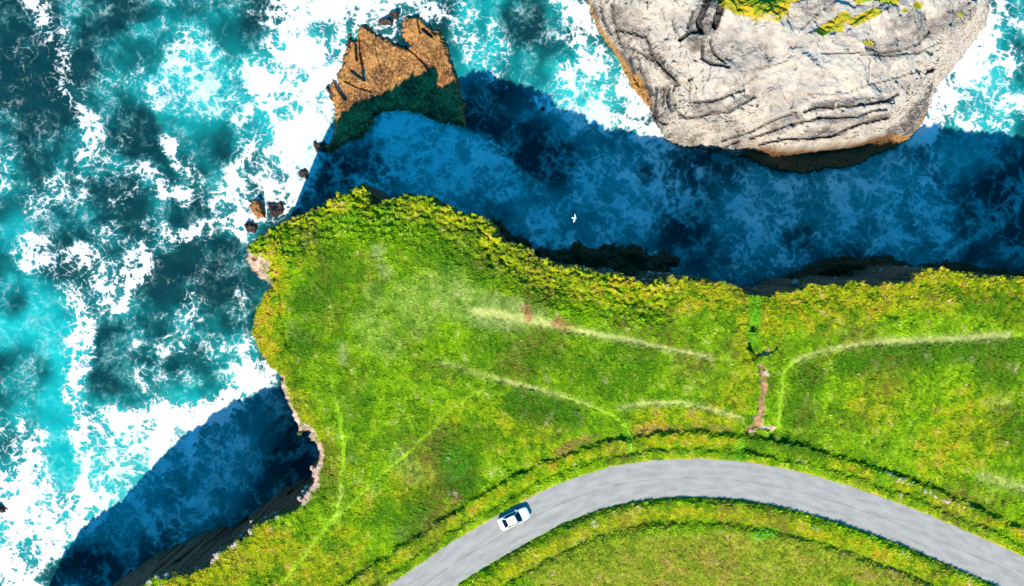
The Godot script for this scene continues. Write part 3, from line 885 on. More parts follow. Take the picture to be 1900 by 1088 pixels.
	# the wave-cut shelf under the south side, its weed brown darkened to stand for shade
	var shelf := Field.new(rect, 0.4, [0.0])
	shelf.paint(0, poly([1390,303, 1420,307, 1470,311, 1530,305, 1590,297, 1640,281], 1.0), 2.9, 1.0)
	var w := 860
	var h := 498
	var sm := coast.up(w, h)
	var fm := f.up(w, h)
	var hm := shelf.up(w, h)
	var n1 := noise_image(w, h, 115.0, 4, 81, 1.0, false, 30.0)
	var n2 := noise_image(w, h, 23.0, 4, 82, 1.6)
	var n3 := noise_image(w, h, 6.0, 3, 83, 1.5, true)
	var n4 := noise_image(w, h, 12.0, 3, 84)
	var beds := noise_image(1024, 8, 7.0, 3, 95)
	var y := PackedFloat32Array()
	y.resize(w * h)
	var cls := PackedByteArray()
	cls.resize(w * h)
	var rows := []
	rows.resize(h)
	par(h, func(j: int) -> void:
		var ys := PackedFloat32Array()
		ys.resize(w)
		var cs := PackedByteArray()
		cs.resize(w)
		for i in w:
			var q := j * w + i
			var a := n1[q] / 255.0 - 0.5
			var b := n2[q] / 255.0 - 0.5
			var c := n3[q] / 255.0 - 0.5
			var d := n4[q] / 255.0 - 0.5
			var sd := sm[q * 4] + d * 0.7
			var weed: float = clampf(fm[q * 4 + 3], 0.0, 1.0)
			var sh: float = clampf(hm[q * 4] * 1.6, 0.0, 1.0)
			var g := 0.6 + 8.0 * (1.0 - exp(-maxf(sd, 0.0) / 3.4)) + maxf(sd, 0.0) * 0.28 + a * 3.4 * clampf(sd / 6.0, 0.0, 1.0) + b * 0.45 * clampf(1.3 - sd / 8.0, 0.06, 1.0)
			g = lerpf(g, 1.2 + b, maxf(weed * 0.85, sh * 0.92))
			# beds of stone: flat treads, steep ragged risers with an undercut line
			var tk := 0.95
			var k := floorf(g / tk)
			var fr := g / tk - k
			var yy := tk * (k + smoothstep(0.84, 1.0, fr)) + fr * 0.1
			yy -= 0.16 * clampf(1.0 - absf(fr - 0.80) / 0.05, 0.0, 1.0)
			yy = lerpf(g, yy, clampf(1.5 - sd / 9.0, 0.4, 1.0))
			yy += c * 0.025 + d * 0.03
			var bed := beds[1024 * 4 + (int(maxf(sm[q * 4] + a * 5.0 + b * 0.9, 0.0) * 26.0) & 1023)] / 255.0 - 0.5
			yy -= clampf((bed - 0.2) * 3.0, 0.0, 0.4) * clampf(1.4 - sd / 10.0, 0.2, 1.0) * clampf(0.6 + b * 2.5, 0.0, 1.0)
			var dark: float = clampf(fm[q * 4 + 1], 0.0, 1.0)
			yy += c * 0.5 * dark
			yy -= clampf(fm[q * 4], 0.0, 3.0) * (0.7 + b * 0.8)
			yy += clampf(fm[q * 4 + 2], 0.0, 1.0) * (0.15 + d * 0.3)
			var e := clampf((sd + 0.3) / 0.7, 0.0, 1.0)
			ys[i] = lerpf(-2.5, yy, e)
			cs[i] = 0 if sd < -0.8 else 1
		rows[j] = [ys, cs])
	y = PackedFloat32Array()
	cls = PackedByteArray()
	for j in h:
		y.append_array(rows[j][0])
		cls.append_array(rows[j][1])
	# colours
	var tw := 2048
	var th := 1186
	var sdt := coast.up(tw, th)
	var ft := f.up(tw, th)
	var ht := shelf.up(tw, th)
	var ym := Image.create_from_data(w, h, false, Image.FORMAT_RF, y.to_byte_array())
	ym.resize(tw, th, Image.INTERPOLATE_BILINEAR)
	var yt := ym.get_data().to_float32_array()
	var m1 := noise_image(tw, th, 200.0, 4, 91, 1.0, false, 80.0)
	var m2 := noise_image(tw, th, 34.0, 5, 92, 1.8, false, 20.0)
	var m3 := noise_image(tw, th, 6.0, 3, 93)
	var m4 := noise_image(tw, th, 60.0, 4, 94, 2.0, true, 40.0)
	var tex := texture_rows(tw, th, func(j: int) -> PackedByteArray:
		var o := PackedByteArray()
		o.resize(tw * 3)
		for i in tw:
			var q := j * tw + i
			var a := m1[q] / 255.0 - 0.5
			var b := m2[q] / 255.0 - 0.5
			var c := m3[q] / 255.0 - 0.5
			var r := m4[q] / 255.0
			var bed := beds[1024 * 4 + (int(maxf(sdt[q * 4] + a * 5.0 + b * 0.9, 0.0) * 26.0) & 1023)] / 255.0 - 0.5
			var g := 0.415 + a * 0.07 + b * 0.09 + c * 0.05 + bed * 0.09
			var col := Vector3(g * 1.05, g * 0.925, g * 0.775)
			# warm and cool stains of the beds
			col = col.lerp(Vector3(0.40, 0.365, 0.29), clampf(a * 2.2, 0.0, 0.5))
			col = col.lerp(Vector3(0.27, 0.235, 0.20), clampf((-a - 0.02) * 2.2 + b * 1.1, 0.0, 0.5))
			# thin dark joints and lichen
			col *= 1.0 - 0.5 * clampf((bed - 0.27) * 9.0, 0.0, 1.0) * clampf(0.5 + b * 3.0, 0.0, 1.0)
			col *= 1.0 - 0.55 * clampf((r - 0.86) * 9.0, 0.0, 1.0)
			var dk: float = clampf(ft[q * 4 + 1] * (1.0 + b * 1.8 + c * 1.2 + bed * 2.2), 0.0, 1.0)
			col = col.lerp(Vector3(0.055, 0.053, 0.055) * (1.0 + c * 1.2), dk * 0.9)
			var ck: float = clampf(ft[q * 4] * 1.2 + c * 0.4, 0.0, 1.0)
			col = col.lerp(Vector3(0.03, 0.03, 0.032), ck * 0.9)
			var wd: float = clampf((ft[q * 4 + 3] + b * 0.5 + c * 0.3 - 0.2) * 1.8, 0.0, 1.0)
			col = col.lerp(Vector3(0.30, 0.16, 0.05) * (1.0 + c * 1.3 + b * 0.8), wd)
			var wet: float = clampf(ht[q * 4] * 2.2 + b * 0.8, 0.0, 1.0)  # shelf mask for the painted shade
			col = col.lerp(Vector3(0.11, 0.055, 0.02) * (1.0 + c * 1.2 + b * 0.8), wet)  # shade of the land put into the brown of the shelf
			var gs: float = clampf((ft[q * 4 + 2] + b * 0.6 + c * 0.5 - 0.4) * 3.0, 0.0, 1.0)
			var grass := Vector3(0.12, 0.22, 0.006).lerp(Vector3(0.42, 0.29, 0.012), clampf(0.6 + a * 2.0 + b * 1.5 + c, 0.0, 1.0))
			col = col.lerp(grass * (1.0 + c), gs)
			o[i * 3] = int(255.0 * pow(clampf(col.x, 0.0, 1.0), 0.4545))
			o[i * 3 + 1] = int(255.0 * pow(clampf(col.y, 0.0, 1.0), 0.4545))
			o[i * 3 + 2] = int(255.0 * pow(clampf(col.z, 0.0, 1.0), 0.4545))
		return o)
	var m := material("limestone", Color.WHITE, 0.92, 0.25)
	m.albedo_texture = tex
	m.texture_repeat = false
	m.heightmap_enabled = true
	m.heightmap_scale = 1.2
	m.heightmap_texture = grey_texture(tw, th, m3)
	var ms := grid_meshes(rect, w, h, y, cls, 1)
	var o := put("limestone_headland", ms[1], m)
	tag(o, "", "", "", "structure")
	print("limestone ", Time.get_ticks_msec() - t0)

# ---------------------------------------------------------------- rocks made from an outline
func outline_rock(called: String, pts: Array, top: float, slope: float, m: Material, sd0: int, cracks := [], cell := 0.16, rough := 0.5) -> MeshInstance3D:
	var p := poly(pts, 0.3)
	var lo := Vector2(1e9, 1e9)
	var hi := -lo
	for v in p:
		lo = lo.min(v)
		hi = hi.max(v)
	var rect := Rect2(lo - Vector2(1, 1), hi - lo + Vector2(2, 2))
	var w := int(rect.size.x / cell)
	var h := int(rect.size.y / cell)
	var f := distance_field(rect, cell * 2.0, p, true)
	var k := Field.new(rect, cell * 1.5, [0.0])
	for c in cracks:
		k.paint(0, poly(c[0], 1.0), c[1] * S * 1.17, c[2])
	var s := f.up(w, h)
	var kk := k.up(w, h)
	var n1 := noise_image(w, h, 3.6 / cell, 4, sd0)
	var n2 := noise_image(w, h, 0.9 / cell, 3, sd0 + 1)
	var y := PackedFloat32Array()
	y.resize(w * h)
	var cls := PackedByteArray()
	cls.resize(w * h)
	for q in w * h:
		var a := n1[q] / 255.0 - 0.5
		var b := n2[q] / 255.0 - 0.5
		var sd := s[q * 4] + b * 0.5 + a * 0.5
		y[q] = minf(-0.35 + sd * slope, top + a * rough * 1.6) + a * rough + b * rough * 0.6 - kk[q * 4] if sd > -1.2 else -2.0
		cls[q] = 1 if sd > -1.0 else 0
	return put(called, grid_meshes(rect, w, h, y, cls, 1)[1], m)

func build_stack() -> void:
	var m := rock_material("barnacled_rock", 101, [0.0, 0.36, 0.44, 0.56, 0.68, 1.0], [lin(0.02, 0.010, 0.007), lin(0.05, 0.024, 0.012), lin(0.2, 0.085, 0.022), lin(0.28, 0.12, 0.03), lin(0.34, 0.17, 0.06), lin(0.46, 0.30, 0.16)], 1.7, 0.9, 4.0)
	var dark := rock_material("wet_dark_rock", 111, [0.0, 0.4, 0.6, 1.0], [lin(0.006, 0.004, 0.004), lin(0.022, 0.016, 0.016), lin(0.06, 0.04, 0.034), lin(0.16, 0.12, 0.1)], 3.0, 0.6, 10.0)
	var tn := 768
	var s1 := noise_image(tn, tn, 130.0, 4, 201, 1.0, false, 50.0)
	var s2 := noise_image(tn, tn, 22.0, 4, 202, 1.0, false, 14.0)
	var s3 := noise_image(tn, tn, 7.0, 3, 203)
	var s4 := noise_image(tn, tn, 40.0, 4, 204, 0.45, true, 20.0)
	var st_tex := texture_rows(tn, tn, func(j: int) -> PackedByteArray:
		var o2 := PackedByteArray()
		o2.resize(tn * 3)
		for i in tn:
			var q := j * tn + i
			var a := s1[q] / 255.0 - 0.5
			var b := s2[q] / 255.0 - 0.5
			var c := s3[q] / 255.0 - 0.5
			var d := s4[q] / 255.0
			var col := Vector3(0.25, 0.095, 0.014).lerp(Vector3(0.38, 0.175, 0.042), clampf(0.5 + a * 1.6 + b * 0.9, 0.0, 1.0))
			col = col.lerp(Vector3(0.045, 0.022, 0.012), clampf((c * 2.0 - b * 1.1 - a * 1.0 - 0.08) * 4.0, 0.0, 0.92))
			col = col.lerp(Vector3(0.04, 0.02, 0.015), clampf((d - 0.84) * 9.0, 0.0, 0.85))
			col = col.lerp(Vector3(0.55, 0.45, 0.34), clampf((-c + b * 0.5 - 0.26) * 7.0, 0.0, 0.7))
			o2[i * 3] = int(255.0 * pow(clampf(col.x, 0.0, 1.0), 0.4545))
			o2[i * 3 + 1] = int(255.0 * pow(clampf(col.y, 0.0, 1.0), 0.4545))
			o2[i * 3 + 2] = int(255.0 * pow(clampf(col.z, 0.0, 1.0), 0.4545))
		return o2)
	var slab := material("ochre_rock", Color.WHITE, 0.9, 0.3)
	slab.albedo_texture = st_tex
	slab.heightmap_enabled = true
	slab.heightmap_scale = 6.0
	slab.heightmap_texture = grey_texture(tn, tn, s2)
	var weedy := rock_material("shade_darkened_weed_rock", 113, [0.0, 0.45, 0.6, 1.0], [lin(0.02, 0.010, 0.004), lin(0.055, 0.025, 0.008), lin(0.09, 0.042, 0.012), lin(0.16, 0.085, 0.03)], 3.0, 0.75, 10.0)  # weed brown made darker to add to the shade under the cliffs
	var o := outline_rock("sea_stack", STACK, 1.0, 1.6, slab, 7, [[[722,70, 752,88, 770,100, 790,120, 800,140],2.5,.5], [[668,70, 668,100, 674,125, 676,148],3,1.0], [[660,80, 662,110],2.5,1.2], [[690,60, 700,100, 712,140],2,.25], [[640,150, 660,160, 690,170],2.5,.35], [[775,35, 780,60],2.5,.5], [[620,142, 626,160, 640,182],4,1.8], [[652,130, 672,145],3,1.0], [[784,52, 800,66],4,1.2], [[700,170, 730,120],2,.2], [[735,95, 725,150],1.8,.2]], 0.12, 0.2)
	tag(o, "ochre barnacled rock platform jutting from white surf, half in blue shadow", "rock")
	# weedy ledges along the foot of the cliffs, shade deepened in their colour
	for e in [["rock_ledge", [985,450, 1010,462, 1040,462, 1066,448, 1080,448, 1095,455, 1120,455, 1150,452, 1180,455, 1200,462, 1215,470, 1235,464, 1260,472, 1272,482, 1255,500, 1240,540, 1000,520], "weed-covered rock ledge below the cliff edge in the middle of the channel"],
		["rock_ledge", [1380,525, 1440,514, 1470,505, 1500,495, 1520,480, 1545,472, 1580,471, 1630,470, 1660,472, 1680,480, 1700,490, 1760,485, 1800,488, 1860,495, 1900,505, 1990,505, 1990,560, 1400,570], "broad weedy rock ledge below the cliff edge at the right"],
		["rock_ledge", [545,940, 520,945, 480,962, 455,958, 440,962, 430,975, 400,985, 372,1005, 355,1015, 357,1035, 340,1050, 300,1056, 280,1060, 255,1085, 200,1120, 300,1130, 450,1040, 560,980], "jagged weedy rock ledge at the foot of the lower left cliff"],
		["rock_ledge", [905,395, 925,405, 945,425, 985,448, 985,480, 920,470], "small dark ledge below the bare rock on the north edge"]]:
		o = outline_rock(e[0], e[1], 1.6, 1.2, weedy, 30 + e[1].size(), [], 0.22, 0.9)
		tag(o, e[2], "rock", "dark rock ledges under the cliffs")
	for e in [[[458,372, 468,365, 480,370, 490,380, 495,395, 492,405, 478,408, 466,398, 460,385], 1.1, m, "brown surf-washed rock west of the grassy tip, the larger one"],
		[[498,378, 508,372, 522,374, 528,385, 520,398, 505,402, 497,392], 0.45, dark, "dark rock veiled by foam beside the brown rock"],
		[[452,418, 462,410, 478,414, 482,426, 470,436, 456,432], 0.8, dark, "small dark rock touching the western tip of the grass"],
		[[545,305, 560,303, 574,315, 578,330, 566,335, 552,325], 0.4, dark, "dark rock barely breaking the white surf above the grass edge"],
		[[580,262, 600,258, 612,268, 604,280, 588,282, 578,272], 0.5, dark, "small wet rock at the lower left of the ochre platform"],
		[[724,22, 738,16, 746,24, 742,36, 728,36], 0.7, dark, "dark rock lump in the foam above the ochre platform"],
		[[700,38, 714,32, 730,36, 734,46, 716,50, 702,48], 0.4, dark, "flat dark rock in the inlet of the ochre platform"],
		[[648,60, 656,72, 654,92, 644,98, 638,86], 0.7, dark, "narrow dark rock fin on the left of the ochre platform"],
		[[-10,936, 4,938, 10,948, 2,956, -12,956], 0.5, dark, "small black rock in the white surf at the left border"],
		[[604,160, 618,165, 628,182, 622,190, 610,182], 0.6, dark, "dark crusted rock on the left point of the ochre platform"],
		[[1003,198, 1010,196, 1016,200, 1012,206, 1004,205], 0.3, dark, "tiny black rock at the edge of the milky surf left of the limestone"]]:
		o = outline_rock("sea_rock", e[0], e[1], 2.2, e[2], 50 + int(absf(e[0][0])) % 37, [], 0.12, 0.5)
		tag(o, e[3], "rock", "rocks awash in the surf")

# ---------------------------------------------------------------- grass
func build_grass() -> void:
	var t0 := Time.get_ticks_msec()
	var rng := RandomNumberGenerator.new()
	rng.seed = 77
	var meshes := []
	for v in 3:
		var st := SurfaceTool.new()
		st.begin(Mesh.PRIMITIVE_TRIANGLES)
		for b in 11:
			var a := rng.randf() * TAU
			var base := Vector3(cos(a), 0, sin(a)) * rng.randf_range(0.02, 0.16)
			var lean := Vector3(cos(a), 0, sin(a)) * rng.randf_range(0.1, 0.3) + Vector3(0.12, 0, 0.05)
			var hgt := rng.randf_range(0.16, 0.34)
			var side := Vector3(-sin(a), 0, cos(a)) * rng.randf_range(0.03, 0.055)
			var p1 := base + lean * 0.45 + Vector3(0, hgt * 0.75, 0)
			var p2 := base + lean * 1.3 + Vector3(0, hgt, 0)
			for p in [base - side, p1 - side * 0.8, base + side, base + side, p1 - side * 0.8, p1 + side * 0.8, p1 - side * 0.8, p2, p1 + side * 0.8]:
				st.add_vertex(p)
		st.generate_normals()
		var mdt := MeshDataTool.new()
		mdt.create_from_surface(st.commit(), 0)
		for i in mdt.get_vertex_count():
			var nn := mdt.get_vertex_normal(i)
			if nn.y < 0.0:
				nn = -nn
			mdt.set_vertex_normal(i, (nn * 1.0 + Vector3.UP * 0.7).normalized())
		var blade_mesh := ArrayMesh.new()
		mdt.commit_to_surface(blade_mesh)
		meshes.append(blade_mesh)
	var m := material("grass_blades", Color.WHITE, 0.8, 0.2)
	m.vertex_color_use_as_albedo = true
	var bufs := [PackedFloat32Array(), PackedFloat32Array(), PackedFloat32Array()]
	var counts := [0, 0, 0]
	var d := land_img.get_data()
	var frame := Rect2(-76, -19, 152, 64)
	var tries := 330000
	for k in tries:
		var x := frame.position.x + rng.randf() * frame.size.x
		var z := frame.position.y + rng.randf() * frame.size.y
		var gi := int((x - land_rect.position.x) / land_rect.size.x * land_w)
		var gj := int((z - land_rect.position.y) / land_rect.size.y * land_h)
		var t := tall[gj * land_w + gi]
		if t < 0.12 or rng.randf() > t * 1.3:
			continue
		var ti := int((x - land_rect.position.x) / land_rect.size.x * land_tex_w)
		var tj := int((z - land_rect.position.y) / land_rect.size.y * land_tex_h)
		var q := (tj * land_tex_w + ti) * 3
		var y := land_height(x, z)
		var s := rng.randf_range(0.55, 1.15) * (0.5 + 0.5 * t)
		var a := rng.randf_range(-0.9, 0.9)
		var c := cos(a) * s
		var sn := sin(a) * s
		var v := k % 3
		var br := rng.randf_range(0.7, 1.5)
		var buf: PackedFloat32Array = bufs[v]
		buf.append_array(PackedFloat32Array([c, 0, sn, x, 0, s * rng.randf_range(0.7, 1.2), 0, y - 0.03, -sn, 0, c, z,
			pow(d[q] / 255.0, 2.2) * br, pow(d[q + 1] / 255.0, 2.2) * br, pow(d[q + 2] / 255.0, 2.2) * br, 1.0]))
		bufs[v] = buf
		counts[v] += 1
	var root := Node3D.new()
	root.name = "grass"
	add_child(root)
	for v in 3:
		var mm := MultiMesh.new()
		mm.transform_format = MultiMesh.TRANSFORM_3D
		mm.use_colors = true
		mm.mesh = meshes[v]
		mm.instance_count = counts[v]
		mm.buffer = bufs[v]
		var mi := MultiMeshInstance3D.new()
		mi.name = "grass_tufts"
		mi.multimesh = mm
		mi.material_override = m
		root.add_child(mi, true)
		mi.set_meta("kind", "stuff")
	tag(root, "windblown green and yellow grass covering the headland and road banks", "grass", "", "stuff")
	print("grass ", counts, " ", Time.get_ticks_msec() - t0)

# ---------------------------------------------------------------- loose stones
func stone_mesh(sd: int, flat: float) -> ArrayMesh:
	var n := FastNoiseLite.new()
	n.seed = sd
	n.frequency = 0.9
	var sp := SphereMesh.new()
	sp.radius = 1.0
	sp.height = 2.0
	sp.radial_segments = 9
	sp.rings = 5
	var arr := sp.get_mesh_arrays()
	var vs: PackedVector3Array = arr[Mesh.ARRAY_VERTEX]
	var ix: PackedInt32Array = arr[Mesh.ARRAY_INDEX]
	var st := SurfaceTool.new()
	st.begin(Mesh.PRIMITIVE_TRIANGLES)
	st.set_smooth_group(-1)
	for i in ix:
		var v := vs[i]
		v *= 1.0 + n.get_noise_3dv(v) * 0.7
		v.y = clampf(v.y * flat, -flat * 0.6, flat * 0.7)
		st.add_vertex(v)
	st.generate_normals()
	return st.commit()

func build_rocks() -> void:
	var rng := RandomNumberGenerator.new()
	rng.seed = 12
	var pale := rock_material("pale_stone", 121, [0.0, 0.4, 0.7, 1.0], [lin(0.12, 0.1, 0.08), lin(0.34, 0.27, 0.2), lin(0.48, 0.4, 0.33), lin(0.6, 0.55, 0.5)], 2.0, 0.9, 3.0)
	var shapes := [stone_mesh(1, 0.7), stone_mesh(2, 0.55), stone_mesh(3, 0.8), stone_mesh(4, 0.6)]
	var place := func(called: String, px: float, py: float, r: float, label: String, group: String) -> void:
		var p := W(px, py, H)
		var o := put(called, shapes[rng.randi() % 4], pale)
		var y := land_height(p.x, p.z)
		o.position = Vector3(p.x, y + r * 0.12, p.z)
		o.rotation.y = rng.randf() * TAU
		o.scale = Vector3(r * rng.randf_range(0.85, 1.3), r, r * rng.randf_range(0.7, 1.0))
		tag(o, label, "stone", group)
	# the row of stones on the bank above the road, right
	for k in 16:
		var t := k / 15.0
		var px := lerpf(1640, 1702, t) + rng.randf_range(-3, 3)
		var py := lerpf(878, 905, t) + rng.randf_range(-4, 4)
		place.call("bank_stone", px, py, rng.randf_range(0.2, 0.42), "pale stone in the upper left half of the row on the road bank at right", "stones in the upper half of the bank row")
	for k in 15:
		var t := k / 14.0
		var px := lerpf(1718, 1808, t) + rng.randf_range(-3, 3)
		var py := lerpf(912, 946, t) + rng.randf_range(-4, 4)
		place.call("bank_stone", px, py, rng.randf_range(0.18, 0.4), "pale stone in the lower right half of the row on the road bank at right", "stones in the lower half of the bank row")
	for e in [[1101,967,.35,"upper pale stone of the small heap on the inner bank below the car's road"], [1107,974,.42,"largest pale stone of the small heap on the inner bank"], [1102,974,.28,"smallest pale stone of the small heap on the inner bank"], [1067,862,.3,"lone white stone in the grass bank above the road, right of the car"],
		[1495,970,.3,"leftmost of three pale stones on the inner bank right of the bend"], [1505,976,.28,"middle one of three pale stones on the inner bank right of the bend"], [1515,981,.3,"rightmost of three pale stones on the inner bank right of the bend"], [1672,1026,.38,"larger of two pale stones on the inner bank near the lower right"], [1681,1032,.28,"smaller of two pale stones on the inner bank near the lower right"], [1240,931,.25,"small pale stone at the top of the bend on the inner road edge"]]:
		place.call("verge_stone", e[0], e[1], e[2], e[3], "stones in the road verges")
	for e in [[1088,492,.28], [1091,497,.22], [1131,498,.2], [1137,494,.28], [1148,493,.25], [1151,496,.25], [1163,507,.2], [1170,512,.2], [1186,518,.22]]:
		place.call("edge_stone", e[0], e[1] + 3, e[2], "small pale stone on the rim left of the notch in the channel cliff", "stones on the rim left of the notch")
	for e in [[1214,507,.25], [1222,505,.4], [1230,503,.45], [1234,507,.3], [1240,504,.3], [1250,505,.28], [1266,504,.36], [1268,510,.25]]:
		place.call("edge_stone", e[0], e[1] + 3, e[2], "pale stone in the cluster on the rim right of the notch", "stones on the rim right of the notch")
	for e in [[1704,497,.3], [1714,494,.3], [1735,490,.35], [1738,494,.3], [1747,492,.25]]:
		place.call("edge_stone", e[0], e[1] + 3, e[2], "pale stone on the rim at the right beside the grassy point", "stones on the rim by the right point")
	for e in [[1209,518,.5,"round grey-white boulder in the notch of the channel rim"], [1376,528,.35,"pale stone on the rim above the green gully"], [1453,531,.25,"small pale stone on the rim just right of the gully"], [1499,523,.55,"large pale boulder alone on the rim right of the gully"], [1598,512,.28,"small pale stone on the rim above the broad shaded ledge"]]:
		place.call("edge_stone", e[0], e[1] + 3, e[2], e[3], "single stones on the channel rim")
	for e in [[1428,653,.5,"long pale slab lying across the head of the gully"], [1422,693,.42,"flat pinkish slab beside the bare soil of the gully"], [1412,655,.3,"small slab left of the long one across the gully"]]:
		place.call("gully_slab", e[0], e[1], e[2], e[3], "slabs in the gully")
	for e in [[457,978,.55], [461,985,.5], [480,967,.4], [495,962,.35], [510,958,.35], [437,1000,.4], [432,1007,.45], [425,1012,.4], [398,1028,.6], [390,1040,.5], [383,1036,.4], [345,1066,.4], [300,1068,.5], [284,1074,.55], [270,1080,.5], [560,908,.5], [555,915,.5], [550,925,.5], [566,890,.5], [572,868,.45]]:
		place.call("cliff_boulder", e[0] + 4, e[1] + 5, e[2], "beige boulder on the broken rim of the lower left cliff", "boulders along the lower left cliff rim")

# ---------------------------------------------------------------- car
func loft(sections: Array, closed_ends := true) -> ArrayMesh:
	var st := SurfaceTool.new()
	st.begin(Mesh.PRIMITIVE_TRIANGLES)
	st.set_smooth_group(0)
	var n: int = sections[0].size()
	for s in sections:
		for p in s:
			st.add_vertex(p)
	for k in sections.size() - 1:
		for i in n:
			var a := k * n + i
			var b := k * n + (i + 1) % n
			for v in [a, a + n, b, b, a + n, b + n]:
				st.add_index(v)
	if closed_ends:
		for k in [0, sections.size() - 1]:
			for i in range(1, n - 1):
				for v in ([k * n, k * n + i, k * n + i + 1] if k == 0 else [k * n, k * n + i + 1, k * n + i]):
					st.add_index(v)
	st.generate_normals()
	return st.commit()

func ring(x: float, hw: float, y0: float, y1: float, tuck: float, n := 6) -> Array:
	# rounded cross-section of the body across z: from sill y0 to shoulder y1
	var r := []
	var rad := minf(0.16, (y1 - y0) * 0.45)
	for s in [1, -1]:
		var arc := []
		for k in n + 1:
			var a := PI * 0.5 * k / n
			arc.append(Vector3(x, y1 - rad + sin(a) * rad, s * (hw - rad + cos(a) * rad)))
		var low := [Vector3(x, y0, s * (hw - tuck)), Vector3(x, (y0 + y1) * 0.5, s * hw)]
		if s == 1:
			r.append_array(low)
			r.append_array(arc)
		else:
			arc.reverse()
			low.reverse()
			r.append_array(arc)
			r.append_array(low)
	return r

func quad_sheet(corners: Array, thick: float, nx := 6, bulge := 0.03) -> ArrayMesh:
	# a slightly bowed pane between four corners (a b / d c), with thickness
	var st := SurfaceTool.new()
	st.begin(Mesh.PRIMITIVE_TRIANGLES)
	var a: Vector3 = corners[0]
	var b: Vector3 = corners[1]
	var c: Vector3 = corners[2]
	var d: Vector3 = corners[3]
	var nrm := (b - a).cross(d - a).normalized()
	if nrm.y < 0.0:
		nrm = -nrm
	for side in 2:
		for i in nx + 1:
			var t := i / float(nx)
			var off := nrm * (bulge * sin(t * PI) - side * thick)
			st.add_vertex(a.lerp(b, t) + off)
			st.add_vertex(d.lerp(c, t) + off)
	for side in 2:
		var o := side * (nx + 1) * 2
		for i in nx:
			var q := o + i * 2
			for v in [q, q + 2, q + 1, q + 1, q + 2, q + 3]:
				st.add_index(v)
	st.generate_normals()
	return st.commit()

